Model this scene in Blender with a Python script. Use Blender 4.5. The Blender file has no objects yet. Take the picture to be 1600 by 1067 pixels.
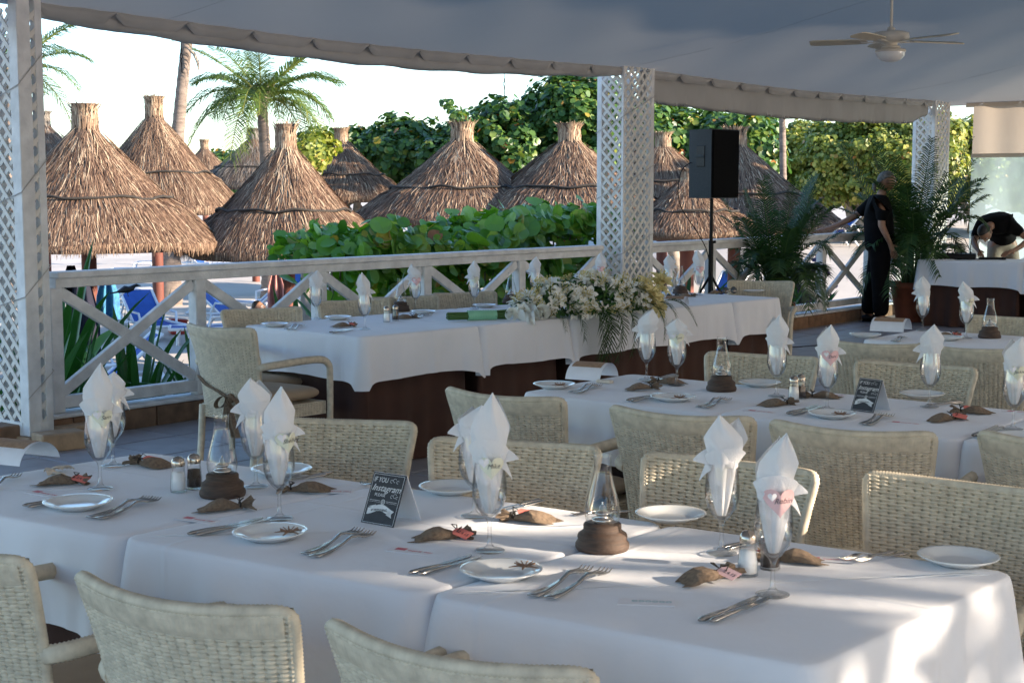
import bpy, math, random
import numpy as np
from mathutils import Vector, Matrix
R = math.radians
sc = bpy.context.scene
col = sc.collection
rnd = random.Random(7)
nr = np.random.RandomState(11)

# ------------------------------------------------------------------ camera
FP = 2350.0; PITCH = math.atan((533.5 - 295) / FP); CH = 1.55
cam_d = bpy.data.cameras.new('camera'); cam = bpy.data.objects.new('camera', cam_d); col.objects.link(cam)
cam_d.sensor_width = 36; cam_d.lens = FP / 1600 * 36; cam_d.clip_end = 2500; cam_d.clip_start = .05
cam.location = (0, 0, CH); cam.rotation_euler = (R(90) - PITCH, 0, 0)
cam_d.dof.use_dof = True; cam_d.dof.focus_distance = 7.5; cam_d.dof.aperture_fstop = 20
sc.camera = cam
# ------------------------------------------------------------------ light
SUN_AZ, SUN_EL = 106, 17
w = bpy.data.worlds.new('World'); sc.world = w; w.use_nodes = True
nt = w.node_tree; nt.nodes.clear()
sky = nt.nodes.new('ShaderNodeTexSky'); sky.sky_type = 'NISHITA'; sky.sun_disc = False
sky.sun_elevation = R(SUN_EL); sky.sun_rotation = R(SUN_AZ); sky.air_density = 1.0; sky.dust_density = .2; sky.ozone_density = 3.2
bg = nt.nodes.new('ShaderNodeBackground'); bg.inputs[1].default_value = .14
wo = nt.nodes.new('ShaderNodeOutputWorld')
nt.links.new(sky.outputs[0], bg.inputs[0]); nt.links.new(bg.outputs[0], wo.inputs[0])
sl = bpy.data.lights.new('sun', 'SUN'); sl.energy = 4.8; sl.angle = R(.5); sl.color = (1, .84, .66)
so = bpy.data.objects.new('sun', sl); col.objects.link(so)
sdir = Vector((math.sin(R(SUN_AZ)) * math.cos(R(SUN_EL)), math.cos(R(SUN_AZ)) * math.cos(R(SUN_EL)), math.sin(R(SUN_EL))))
so.rotation_euler = (-sdir).to_track_quat('-Z', 'Y').to_euler(); so.location = (20, -5, 12)
sc.view_settings.view_transform = 'Standard'; sc.view_settings.look = 'None'
sc.view_settings.gamma = 1; sc.view_settings.exposure = 1.74; sc.view_settings.use_curve_mapping = False
sc.cycles.transparent_max_bounces = 24; sc.cycles.max_bounces = 8

# ------------------------------------------------------------------ pixel helpers (1600 px photo, real planes)
def ray(x, y):
    cx = (x - 800) / FP; cy = (533.5 - y) / FP; c = math.cos(PITCH); s = math.sin(PITCH)
    return Vector((cx, c + cy * s, -s + cy * c))
def at(x, y, z=.752):
    d = ray(x, y); t = (z - CH) / d.z; return Vector((d.x * t, d.y * t, z))
def atY(x, y, Y):
    d = ray(x, y); t = Y / d.y; return Vector((d.x * t, Y, CH + d.z * t))
U = Vector((.629, .777, 0)).normalized(); N = Vector((U.y, -U.x, 0)); P0 = Vector((-2.83, 9.3, 0))
def ts(t, s, z=0):
    p = P0 + U * t + N * s; return Vector((p.x, p.y, z))
UA = math.atan2(U.y, U.x)

# ------------------------------------------------------------------ object helpers
def tag(o, label=None, cat=None, group=None, kind=None):
    if label: o['label'] = label
    if cat: o['category'] = cat
    if group: o['group'] = group
    if kind: o['kind'] = kind
    return o
def empty(name, label, cat, loc=(0, 0, 0), rz=0, group=None):
    o = bpy.data.objects.new(name, None); col.objects.link(o); o.empty_display_size = .1
    o.location = loc; o.rotation_euler = (0, 0, rz); return tag(o, label, cat, group)
def link(name, me, parent=None, loc=(0, 0, 0), rot=(0, 0, 0), scale=None):
    o = bpy.data.objects.new(name, me); col.objects.link(o); o.location = loc; o.rotation_euler = rot
    if scale is not None: o.scale = scale if hasattr(scale, '__len__') else (scale,) * 3
    if parent: o.parent = parent
    return o
def kids(o): return [c for c in o.children]
def copy_tree(o, loc=None, rz=None, label=None, parent=None):
    c = o.copy(); col.objects.link(c); c.parent = parent
    if loc is not None: c.location = loc
    if rz is not None: c.rotation_euler = (0, 0, rz)
    if label: c['label'] = label
    for k in list(o.children): copy_tree(k, parent=c)
    return c
class MB:
    def __init__(s): s.v = []; s.f = []; s.m = []; s.sm = []
    def add(s, vs, fs, mi=0, smooth=False):
        b = len(s.v); s.v += [tuple(v) for v in vs]
        for f in fs: s.f.append(tuple(b + i for i in f)); s.m.append(mi); s.sm.append(smooth)
    def box(s, c, d, rz=0, mi=0, mat=None, bev=0):
        hx, hy, hz = d[0] / 2, d[1] / 2, d[2] / 2
        if bev > 0:
            b = min(bev, hx * .9, hy * .9, hz * .9); V = []
            for sx in (-1, 1):
                for sy in (-1, 1):
                    for sz in (-1, 1):
                        V += [(sx * hx, sy * (hy - b), sz * (hz - b)), (sx * (hx - b), sy * hy, sz * (hz - b)), (sx * (hx - b), sy * (hy - b), sz * hz)]
            def ix(sx, sy, sz, k): return (((sx > 0) * 2 + (sy > 0)) * 2 + (sz > 0)) * 3 + k
            Fs = []
            for sg in (-1, 1):
                Fs.append([ix(sg, -1, -1, 0), ix(sg, 1, -1, 0), ix(sg, 1, 1, 0), ix(sg, -1, 1, 0)][::sg])
                Fs.append([ix(-1, sg, -1, 1), ix(-1, sg, 1, 1), ix(1, sg, 1, 1), ix(1, sg, -1, 1)][::sg])
                Fs.append([ix(-1, -1, sg, 2), ix(1, -1, sg, 2), ix(1, 1, sg, 2), ix(-1, 1, sg, 2)][::sg])
            for a in (-1, 1):
                for c2 in (-1, 1):
                    Fs.append([ix(a, c2, -1, 0), ix(a, c2, 1, 0), ix(a, c2, 1, 1), ix(a, c2, -1, 1)][::(-a * c2)])
                    Fs.append([ix(a, -1, c2, 0), ix(a, -1, c2, 2), ix(a, 1, c2, 2), ix(a, 1, c2, 0)][::(a * c2 * -1)])
                    Fs.append([ix(-1, a, c2, 1), ix(-1, a, c2, 2), ix(1, a, c2, 2), ix(1, a, c2, 1)][::(a * c2)])
                    for sz in (-1, 1):
                        Fs.append([ix(a, c2, sz, 0), ix(a, c2, sz, 1), ix(a, c2, sz, 2)][::(a * c2 * sz)])
        else:
            V = [(x * hx, y * hy, z * hz) for x in (-1, 1) for y in (-1, 1) for z in (-1, 1)]
            Fs = [(0, 1, 3, 2), (4, 6, 7, 5), (0, 4, 5, 1), (2, 3, 7, 6), (0, 2, 6, 4), (1, 5, 7, 3)]
        M = Matrix.Translation(Vector(c)) @ (mat if mat is not None else Matrix.Rotation(rz, 4, 'Z'))
        s.add([M @ Vector(v) for v in V], Fs, mi); return s
    def bar(s, a, b, wd, ht, mi=0, bev=0, up=Vector((0, 0, 1))):
        a = Vector(a); b = Vector(b); x = (b - a); L = x.length; x.normalize()
        y = up.cross(x)
        if y.length < 1e-4: y = Vector((0, 1, 0)).cross(x)
        y.normalize(); z = x.cross(y)
        M = Matrix((x, y, z)).transposed().to_4x4()
        return s.box((a + b) / 2, (L, wd, ht), mat=M, mi=mi, bev=bev)
    def tube(s, pts, rs, n=8, mi=0, cap=True, smooth=True, flat=1.0, ref=None):
        pts = [Vector(p) for p in pts]; m = len(pts)
        if not hasattr(rs, '__len__'): rs = [rs] * m
        V = []; prev = None
        for i, p in enumerate(pts):
            t = (pts[min(i + 1, m - 1)] - pts[max(i - 1, 0)])
            if t.length < 1e-9: t = Vector((0, 0, 1))
            t.normalize()
            if prev is None:
                a = ref if ref is not None else (Vector((0, 0, 1)) if abs(t.z) < .9 else Vector((1, 0, 0)))
                prev = (a - t * a.dot(t)).normalized()
            else: prev = (prev - t * prev.dot(t)).normalized()
            bn = t.cross(prev)
            for k in range(n):
                an = 2 * math.pi * k / n; V.append(p + prev * math.cos(an) * rs[i] * flat + bn * math.sin(an) * rs[i])
        Fs = [(i * n + k, i * n + (k + 1) % n, (i + 1) * n + (k + 1) % n, (i + 1) * n + k) for i in range(m - 1) for k in range(n)]
        s.add(V, Fs, mi, smooth)
        if cap:
            s.add(V[:n], [tuple(range(n))[::-1]], mi); s.add(V[-n:], [tuple(range(n))], mi)
        return s
    def lathe(s, prof, n=20, c=(0, 0, 0), mi=0, smooth=True, close=False):
        V = []; c = Vector(c)
        for r, z in prof:
            for k in range(n):
                a = 2 * math.pi * k / n; V.append(c + Vector((r * math.cos(a), r * math.sin(a), z)))
        m = len(prof)
        Fs = [(i * n + k, i * n + (k + 1) % n, (i + 1) * n + (k + 1) % n, (i + 1) * n + k) for i in range(m - 1) for k in range(n)]
        s.add(V, Fs, mi, smooth)
        if close:
            s.add(V[:n], [tuple(range(n))[::-1]], mi); s.add(V[-n:], [tuple(range(n))], mi)
        return s
    def ball(s, c, r, n=10, m=7, mi=0, sc3=(1, 1, 1), M=None):
        V = []; c = Vector(c)
        for i in range(m + 1):
            th = math.pi * i / m
            for k in range(n):
                a = 2 * math.pi * k / n
                v = Vector((math.sin(th) * math.cos(a) * r * sc3[0], math.sin(th) * math.sin(a) * r * sc3[1], math.cos(th) * r * sc3[2]))
                if M is not None: v = M @ v
                V.append(c + v)
        Fs = [(i * n + k, (i + 1) * n + k, (i + 1) * n + (k + 1) % n, i * n + (k + 1) % n) for i in range(m) for k in range(n)]
        s.add(V, Fs, mi, True); return s
    def grid(s, fn, nu, nv, mi=0, smooth=True):
        V = [fn(i / nu, j / nv) for j in range(nv + 1) for i in range(nu + 1)]
        Fs = [(j * (nu + 1) + i, j * (nu + 1) + i + 1, (j + 1) * (nu + 1) + i + 1, (j + 1) * (nu + 1) + i) for j in range(nv) for i in range(nu)]
        s.add(V, Fs, mi, smooth); return s
    def mesh(s, name, mats):
        me = bpy.data.meshes.new(name); me.from_pydata(s.v, [], s.f)
        for m in (mats if isinstance(mats, (list, tuple)) else [mats]): me.materials.append(m)
        me.polygons.foreach_set('material_index', s.m); me.polygons.foreach_set('use_smooth', s.sm); me.update(); return me
    def build(s, name, mats, parent=None, loc=(0, 0, 0), rot=(0, 0, 0)):
        return link(name, s.mesh(name, mats), parent, loc, rot)
def np_mesh(name, V, F, mat, tint=None, smooth=False):
    """V (n,3), F (m,k) equal-size faces"""
    me = bpy.data.meshes.new(name); V = np.asarray(V, dtype=np.float32); F = np.asarray(F, dtype=np.int32)
    m, k = F.shape
    me.vertices.add(len(V)); me.vertices.foreach_set('co', V.ravel())
    me.loops.add(m * k); me.loops.foreach_set('vertex_index', F.ravel())
    me.polygons.add(m); me.polygons.foreach_set('loop_start', np.arange(0, m * k, k, dtype=np.int32))
    me.polygons.foreach_set('loop_total', np.full(m, k, dtype=np.int32))
    if smooth: me.polygons.foreach_set('use_smooth', np.ones(m, dtype=bool))
    if tint is not None:
        a = me.attributes.new('tint', 'FLOAT', 'FACE'); a.data.foreach_set('value', np.asarray(tint, dtype=np.float32))
    me.materials.append(mat); me.update(calc_edges=True); return me

# ------------------------------------------------------------------ materials
def base_mat(name):
    m = bpy.data.materials.new(name); m.use_nodes = True; nt = m.node_tree
    return m, nt, nt.nodes['Principled BSDF']
def mat(name, c, rough=.6, var=.12, vs=8., bump=0, bs=60., metal=0, spec=.5, c2=None, sub=0, coat=0, stretch=None, sheen=0, detail=4):
    m, nt, b = base_mat(name); L = nt.links.new
    tc = nt.nodes.new('ShaderNodeTexCoord'); mp = nt.nodes.new('ShaderNodeMapping'); L(tc.outputs['Object'], mp.inputs[0])
    if stretch: mp.inputs['Scale'].default_value = stretch
    no = nt.nodes.new('ShaderNodeTexNoise'); no.inputs['Scale'].default_value = vs; no.inputs['Detail'].default_value = detail
    L(mp.outputs[0], no.inputs[0])
    mx = nt.nodes.new('ShaderNodeMix'); mx.data_type = 'RGBA'
    mr = nt.nodes.new('ShaderNodeMapRange'); mr.inputs[1].default_value = .3; mr.inputs[2].default_value = .7
    L(no.outputs[0], mr.inputs[0]); L(mr.outputs[0], mx.inputs[0])
    c2 = c2 or tuple(max(0, x * (1 - var)) for x in c); c1 = tuple(min(1, x * (1 + var * .5)) for x in c)
    mx.inputs[6].default_value = (*c2, 1); mx.inputs[7].default_value = (*c1, 1)
    L(mx.outputs[2], b.inputs['Base Color'])
    b.inputs['Roughness'].default_value = rough; b.inputs['Metallic'].default_value = metal
    b.inputs['Specular IOR Level'].default_value = spec
    if coat: b.inputs['Coat Weight'].default_value = coat; b.inputs['Coat Roughness'].default_value = .08
    if sheen: b.inputs['Sheen Weight'].default_value = sheen
    if bump:
        n2 = nt.nodes.new('ShaderNodeTexNoise'); n2.inputs['Scale'].default_value = bs; n2.inputs['Detail'].default_value = 5
        L(mp.outputs[0], n2.inputs[0]); bp = nt.nodes.new('ShaderNodeBump'); bp.inputs['Strength'].default_value = bump; bp.inputs['Distance'].default_value = .01
        L(n2.outputs[0], bp.inputs['Height']); L(bp.outputs[0], b.inputs['Normal'])
    m.diffuse_color = (*c, 1)
    return m
def tint_mat(name, stops, rough=.5, trans=0., tcol=None, spec=.4, bump=0):
    """per-leaf / per-strand colour from the 'tint' attribute"""
    m, nt, b = base_mat(name); L = nt.links.new
    a = nt.nodes.new('ShaderNodeAttribute'); a.attribute_name = 'tint'
    cr = nt.nodes.new('ShaderNodeValToRGB'); el = cr.color_ramp.elements
    el[0].position = stops[0][0]; el[0].color = (*stops[0][1], 1); el[1].position = stops[-1][0]; el[1].color = (*stops[-1][1], 1)
    for p, c in stops[1:-1]:
        e = el.new(p); e.color = (*c, 1)
    L(a.outputs['Fac'], cr.inputs[0]); L(cr.outputs[0], b.inputs['Base Color'])
    b.inputs['Roughness'].default_value = rough; b.inputs['Specular IOR Level'].default_value = spec
    if trans:
        tr = nt.nodes.new('ShaderNodeBsdfTranslucent'); mx = nt.nodes.new('ShaderNodeMixShader'); mx.inputs[0].default_value = trans
        hs = nt.nodes.new('ShaderNodeHueSaturation'); hs.inputs['Saturation'].default_value = 1.15; hs.inputs['Value'].default_value = 1.5
        L(cr.outputs[0], hs.inputs['Color']); L(hs.outputs[0], tr.inputs[0])
        L(b.outputs[0], mx.inputs[1]); L(tr.outputs[0], mx.inputs[2]); L(mx.outputs[0], nt.nodes['Material Output'].inputs[0])
    return m
def glass_mat(name, tint=(1, 1, 1), lo=.07, hi=.9, rough=.02):
    m, nt, b = base_mat(name); L = nt.links.new; nt.nodes.remove(b)
    t = nt.nodes.new('ShaderNodeBsdfTransparent'); t.inputs[0].default_value = (*tint, 1)
    g = nt.nodes.new('ShaderNodeBsdfGlossy'); g.inputs['Roughness'].default_value = rough
    lw = nt.nodes.new('ShaderNodeLayerWeight'); lw.inputs[0].default_value = .35
    pw = nt.nodes.new('ShaderNodeMath'); pw.operation = 'POWER'; pw.inputs[1].default_value = 2.2
    mr = nt.nodes.new('ShaderNodeMapRange'); mr.inputs[3].default_value = lo; mr.inputs[4].default_value = hi
    p4 = nt.nodes.new('ShaderNodeMath'); p4.operation = 'POWER'; p4.inputs[1].default_value = 1.6; L(lw.outputs['Facing'], p4.inputs[0])
    mc = nt.nodes.new('ShaderNodeMix'); mc.data_type = 'RGBA'; mc.inputs[6].default_value = (*tint, 1); mc.inputs[7].default_value = (.34, .38, .40, 1); L(p4.outputs[0], mc.inputs[0]); L(mc.outputs[2], t.inputs[0])
    mx = nt.nodes.new('ShaderNodeMixShader'); L(lw.outputs['Facing'], pw.inputs[0]); L(pw.outputs[0], mr.inputs[0]); L(mr.outputs[0], mx.inputs[0])
    L(t.outputs[0], mx.inputs[1]); L(g.outputs[0], mx.inputs[2]); L(mx.outputs[0], nt.nodes['Material Output'].inputs[0])
    return m
def add_trans(m, amt, c):
    nt = m.node_tree; L = nt.links.new; b = nt.nodes['Principled BSDF']
    tr = nt.nodes.new('ShaderNodeBsdfTranslucent'); tr.inputs[0].default_value = (*c, 1)
    mx = nt.nodes.new('ShaderNodeMixShader'); mx.inputs[0].default_value = amt
    L(b.outputs[0], mx.inputs[1]); L(tr.outputs[0], mx.inputs[2]); L(mx.outputs[0], nt.nodes['Material Output'].inputs[0]); return m

M = {}
M['cloth'] = mat('white_linen', (.76, .77, .81), .85, .05, 3, .9, 5, sheen=.15)
M['napkin'] = add_trans(mat('napkin_cotton', (.84, .84, .86), .9, .03, 20, .25, 300, sheen=.2), .2, (.8, .8, .8))
M['skirt'] = mat('brown_tablecloth', (.052, .019, .011), .85, .25, 6, .2, 200)
M['wicker'] = mat('cream_wicker', (.60, .53, .41), .6, .22, 35, .15, 400, spec=.4)
M['cushion'] = mat('tan_cushion', (.36, .27, .18), .9, .1, 10, .2, 300)
M['lampwood'] = mat('turned_dark_wood', (.075, .043, .028), .65, .5, 30, .3, 120, stretch=(1, 1, 8))
M['glass'] = glass_mat('clear_glass')
M['steel'] = mat('stainless_steel', (.44, .42, .40), .2, .08, 12, metal=1)
M['chrome'] = mat('brushed_cap', (.5, .44, .38), .22, .2, 30, metal=1)
M['china'] = mat('white_china', (.78, .79, .78), .12, .02, 5, spec=.6, coat=.5)
M['burlap'] = mat('brown_burlap', (.31, .22, .15), .95, .35, 120, .9, 600)
M['pink'] = mat('coral_card', (.72, .19, .15), .8, .08, 30)
M['palepink'] = mat('pale_pink_card', (.78, .50, .50), .8, .08, 30)
M['cream'] = mat('cream_card', (.74, .73, .58), .8, .06, 30)
M['paper'] = mat('white_card', (.76, .75, .78), .75, .04, 30)
M['brownband'] = mat('tan_ribbon', (.36, .22, .13), .8, .2, 80, .3, 500)
M['ink'] = mat('dark_ink', (.03, .03, .04), .7, .1)
M['pinkink'] = mat('pink_ink', (.62, .17, .2), .7, .1)
M['greyink'] = mat('faded_teal_ink', (.35, .5, .52), .7, .1)
M['chalk'] = mat('chalk_white_print', (.72, .72, .72), .8, .12, 60)
M['board'] = mat('chalkboard_print', (.035, .035, .042), .6, .3, 40)
M['salt'] = mat('salt', (.85, .85, .85), .9, .03)
M['pepper'] = mat('pepper', (.06, .04, .03), .9, .5, 400)
M['star'] = mat('dried_starfish', (.33, .20, .13), .9, .3, 200, .5, 500)
M['shell'] = mat('seashell', (.72, .62, .50), .4, .15, 60)
M['trim'] = mat('white_painted_wood', (.74, .73, .72), .55, .2, 9, .3, 70)
M['lattice'] = mat('white_lattice_wood', (.72, .68, .62), .6, .15, 12, .15, 80)
M['stone'] = mat('brown_kerb_stone', (.23, .13, .075), .7, .4, 9, .3, 40)
M['block'] = mat('sandstone_block', (.42, .28, .17), .8, .25, 12, .4, 60)
M['tile'] = mat('grey_deck_tile', (.30, .28, .29), .45, .2, 6, .15, 50)
M['grout'] = mat('deck_grout', (.12, .11, .11), .9, .2)
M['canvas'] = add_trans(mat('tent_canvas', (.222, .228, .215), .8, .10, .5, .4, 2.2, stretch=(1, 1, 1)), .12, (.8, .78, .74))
M['valance'] = add_trans(mat('rolled_canvas', (.46, .44, .42), .85, .12, 2.5, .6, 8), .16, (.8, .68, .55))
M['wallcanvas'] = add_trans(mat('curtain_canvas', (.46, .41, .35), .85, .1, 2.5, .5, 7), .22, (.85, .72, .58))
M['bouncecanvas'] = add_trans(mat('bounce_curtain_canvas', (.62, .58, .54), .85, .08, 2.5, .5, 7), .42, (.82, .74, .66))  # brighter, more translucent canvas for the added curtains, spreads warm light inside
M['black'] = mat('black_plastic', (.006, .006, .007), .5, .2, 40, .2, 300, spec=.25)
M['grille'] = mat('speaker_grille', (.003, .003, .0035), .8, .2, 400, .5, 900, spec=.1)
M['greyplastic'] = mat('grey_cabinet', (.028, .034, .04), .6, .15, 40, .3, 500, spec=.25)
M['blackcloth'] = mat('black_cloth', (.005, .005, .006), .95, .3, 12, .6, 25, spec=.12)
M['khaki'] = mat('khaki_cloth', (.25, .22, .18), .9, .2, 12, .4, 25)
M['skin'] = mat('tanned_skin', (.28, .15, .095), .5, .12, 10)
M['greyhair'] = mat('grey_hair', (.13, .127, .122), .8, .6, 60, .6, 200)
M['blackhair'] = mat('black_hair', (.012, .01, .01), .5, .3, 60, .5, 200)
M['terra'] = mat('terracotta', (.34, .10, .05), .75, .2, 10, .2, 60)
M['soil'] = mat('potting_soil', (.05, .03, .02), .95, .4, 60, .6, 90)
M['fan'] = mat('cream_fan_enamel', (.62, .58, .50), .35, .05)
M['fanblade'] = mat('pale_wood_blade', (.62, .54, .40), .5, .15, 8, .1, 40, stretch=(1, 8, 1))
M['rope'] = mat('dark_rope', (.03, .025, .02), .9, .3)
M['post'] = mat('reddish_timber_post', (.16, .045, .028), .7, .3, 6, .4, 25, stretch=(1, 1, .2))
M['under'] = mat('thatch_core', (.12, .075, .05), .95, .4, 30, .8, 60)
M['thatch'] = tint_mat('palm_thatch', [(0, (.045, .024, .016)), (.3, (.10, .056, .036)), (.6, (.19, .115, .072)), (.85, (.32, .215, .14)), (1, (.48, .37, .25))], .75, spec=.25)
M['thatchgrey'] = tint_mat('grey_thatch', [(0, (.05, .045, .04)), (.5, (.13, .115, .10)), (1, (.26, .23, .2))], .85, spec=.2)  # greyer strand ramp, used by two of the palapas
M['trunk'] = mat('palm_trunk_bark', (.22, .17, .14), .9, .4, 5, .7, 18, stretch=(1, 1, 4))
M['bark'] = mat('pale_tree_bark', (.26, .22, .18), .9, .35, 6, .6, 22)
M['frond'] = tint_mat('palm_frond', [(0, (.03, .065, .015)), (.5, (.075, .13, .026)), (.8, (.19, .21, .045)), (1, (.32, .24, .07))], .45, .25)
M['areca'] = tint_mat('areca_frond', [(0, (.012, .035, .010)), (.7, (.035, .085, .02)), (1, (.10, .15, .035))], .5, .2)
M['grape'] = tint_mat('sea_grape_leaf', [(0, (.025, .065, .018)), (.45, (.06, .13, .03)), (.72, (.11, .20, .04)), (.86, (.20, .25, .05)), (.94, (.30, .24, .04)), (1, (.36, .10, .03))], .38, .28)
M['grapelit'] = tint_mat('sea_grape_leaf_sunlit', [(0, (.06, .11, .02)), (.4, (.17, .21, .04)), (.75, (.34, .36, .08)), (.92, (.50, .43, .12)), (1, (.38, .17, .05))], .42, .32)  # sunlight on these trees is put into the brighter leaf colour
M['hedge'] = tint_mat('young_sea_grape_leaf', [(0, (.04, .12, .02)), (.5, (.12, .28, .04)), (.82, (.24, .38, .06)), (.93, (.32, .26, .06)), (1, (.38, .10, .04))], .3, .3)
M['strap'] = tint_mat('strap_leaf', [(0, (.022, .075, .02)), (.6, (.05, .16, .03)), (.9, (.14, .28, .045)), (1, (.40, .13, .02))], .3, .2)
M['purple'] = tint_mat('purple_leaf', [(0, (.04, .02, .06)), (1, (.16, .08, .2))], .5, .2)
M['blue'] = mat('blue_lounger_mesh', (.02, .09, .36), .6, .15, 10)
M['plasticwhite'] = mat('white_resin', (.74, .75, .77), .4, .08, 10)
M['navy'] = mat('navy_garment', (.012, .013, .03), .9, .3, 6, .4, 15)
M['towel'] = mat('blue_patterned_towel', (.03, .10, .26), .95, .2, 16, .5, 60, c2=(.06, .25, .35))
M['towelgrey'] = mat('grey_patterned_wrap', (.34, .35, .36), .95, .2, 18, .4, 40, c2=(.12, .13, .15))
M['red'] = mat('red_plastic', (.35, .035, .025), .5, .15, 10)
M['feather'] = mat('black_feathers', (.008, .008, .012), .4, .3, 80)
M['petal'] = add_trans(mat('cream_petal', (.90, .90, .87), .55, .04, 40), .25, (.85, .88, .75))
M['petalyellow'] = add_trans(mat('yellow_petal', (.72, .62, .30), .55, .12, 40), .25, (.8, .7, .3))
M['ribbon'] = mat('mint_satin_ribbon', (.22, .52, .33), .35, .08, 20, sheen=.3)
M['stem'] = mat('green_stem', (.055, .13, .03), .5, .2, 30)
M['darkfol'] = tint_mat('florist_greens', [(0, (.018, .05, .012)), (.6, (.05, .13, .03)), (1, (.16, .28, .06))], .5, .2)
M['stamen'] = mat('golden_stamen', (.62, .52, .22), .8, .1)
M['sunlens'] = mat('dark_teal_lens', (.01, .03, .05), .1, .1, spec=.8)

def crease(m, name, rot, sp=.43):
    '''same linen with pressed fold lines running along and across the table'''
    m = m.copy(); m.name = name; nt = m.node_tree; L = nt.links.new; b = nt.nodes['Principled BSDF']; old = b.inputs['Normal'].links[0].from_node
    tc = nt.nodes.new('ShaderNodeTexCoord'); mp = nt.nodes.new('ShaderNodeMapping'); mp.inputs['Rotation'].default_value = (0, 0, -rot); L(tc.outputs['Object'], mp.inputs[0])
    sx = nt.nodes.new('ShaderNodeSeparateXYZ'); L(mp.outputs[0], sx.inputs[0]); hs = []
    for ax, s_ in ((0, sp), (1, sp * .8)):
        pp = nt.nodes.new('ShaderNodeMath'); pp.operation = 'PINGPONG'; pp.inputs[1].default_value = s_; L(sx.outputs[ax], pp.inputs[0])
        mr = nt.nodes.new('ShaderNodeMapRange'); mr.interpolation_type = 'SMOOTHSTEP'; mr.inputs[1].default_value = 0; mr.inputs[2].default_value = .014; mr.inputs[3].default_value = 1; mr.inputs[4].default_value = 0; L(pp.outputs[0], mr.inputs[0]); hs.append(mr)
    ad = nt.nodes.new('ShaderNodeMath'); ad.operation = 'ADD'; L(hs[0].outputs[0], ad.inputs[0]); L(hs[1].outputs[0], ad.inputs[1])
    bp = nt.nodes.new('ShaderNodeBump'); bp.inputs['Strength'].default_value = .7; bp.inputs['Distance'].default_value = .0022; L(ad.outputs[0], bp.inputs['Height']); L(old.outputs[0], bp.inputs['Normal']); L(bp.outputs[0], b.inputs['Normal'])
    return m
def plastic_window():
    m, nt, b = base_mat('milky_clear_vinyl'); L = nt.links.new
    tc = nt.nodes.new('ShaderNodeTexCoord'); no = nt.nodes.new('ShaderNodeTexNoise'); no.inputs['Scale'].default_value = 2.2; no.inputs['Detail'].default_value = 4
    mp = nt.nodes.new('ShaderNodeMapping'); mp.inputs['Scale'].default_value = (1, 1, .35)
    L(tc.outputs['Object'], mp.inputs[0]); L(mp.outputs[0], no.inputs[0])
    t = nt.nodes.new('ShaderNodeBsdfTransparent'); t.inputs[0].default_value = (.74, .92, .93, 1)
    b.inputs['Base Color'].default_value = (.42, .62, .66, 1); b.inputs['Roughness'].default_value = .25
    tr = nt.nodes.new('ShaderNodeBsdfTranslucent'); tr.inputs[0].default_value = (.6, .75, .75, 1)
    m1 = nt.nodes.new('ShaderNodeMixShader'); m1.inputs[0].default_value = .6; L(b.outputs[0], m1.inputs[1]); L(tr.outputs[0], m1.inputs[2])
    mr = nt.nodes.new('ShaderNodeMapRange'); mr.inputs[1].default_value = .35; mr.inputs[2].default_value = .65; mr.inputs[3].default_value = .35; mr.inputs[4].default_value = .6
    L(no.outputs[0], mr.inputs[0])
    m2 = nt.nodes.new('ShaderNodeMixShader'); L(mr.outputs[0], m2.inputs[0]); L(t.outputs[0], m2.inputs[1]); L(m1.outputs[0], m2.inputs[2])
    L(m2.outputs[0], nt.nodes['Material Output'].inputs[0]); return m
M['vinyl'] = plastic_window()
def sand_mat():
    m = mat('beach_sand', (.50, .45, .40), .95, .18, .35, .8, 3.5, c2=(.42, .38, .34), detail=8); return m
M['sand'] = sand_mat()
# ================================================================== SETTING
def sstep(a, b, x):
    x = min(1, max(0, (x - a) / (b - a))); return x * x * (3 - 2 * x)
def gz(x, y):
    z = -1.1 + 1.55 * sstep(30, 52, y) * sstep(-3, 9, x + (y - 30) * .05) + .7 * sstep(60, 110, y)
    z += .05 * math.sin(x * 1.7 + y * .6) * math.sin(y * 1.1 - x * .4) + .03 * math.sin(x * 4.1) * math.cos(y * 3.3)
    return z
def ground():
    mb = MB(); xs = sorted(set([-400, -200, -100, -60] + [i * 1.0 for i in range(-40, 41)] + [60, 100, 200, 400]))
    ys = sorted(set([-300, -100, -40, -20, -10, 0, 5] + [8 + i * .8 for i in range(80)] + [75, 80, 90, 100, 120, 160, 300, 900]))
    V = [(x, y, gz(x, y)) for y in ys for x in xs]; n = len(xs)
    mb.add(V, [(j * n + i, j * n + i + 1, (j + 1) * n + i + 1, (j + 1) * n + i) for j in range(len(ys) - 1) for i in range(n - 1)], 0, True)
    tag(mb.build('sand_ground', M['sand']), kind='structure')
ground()

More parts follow.
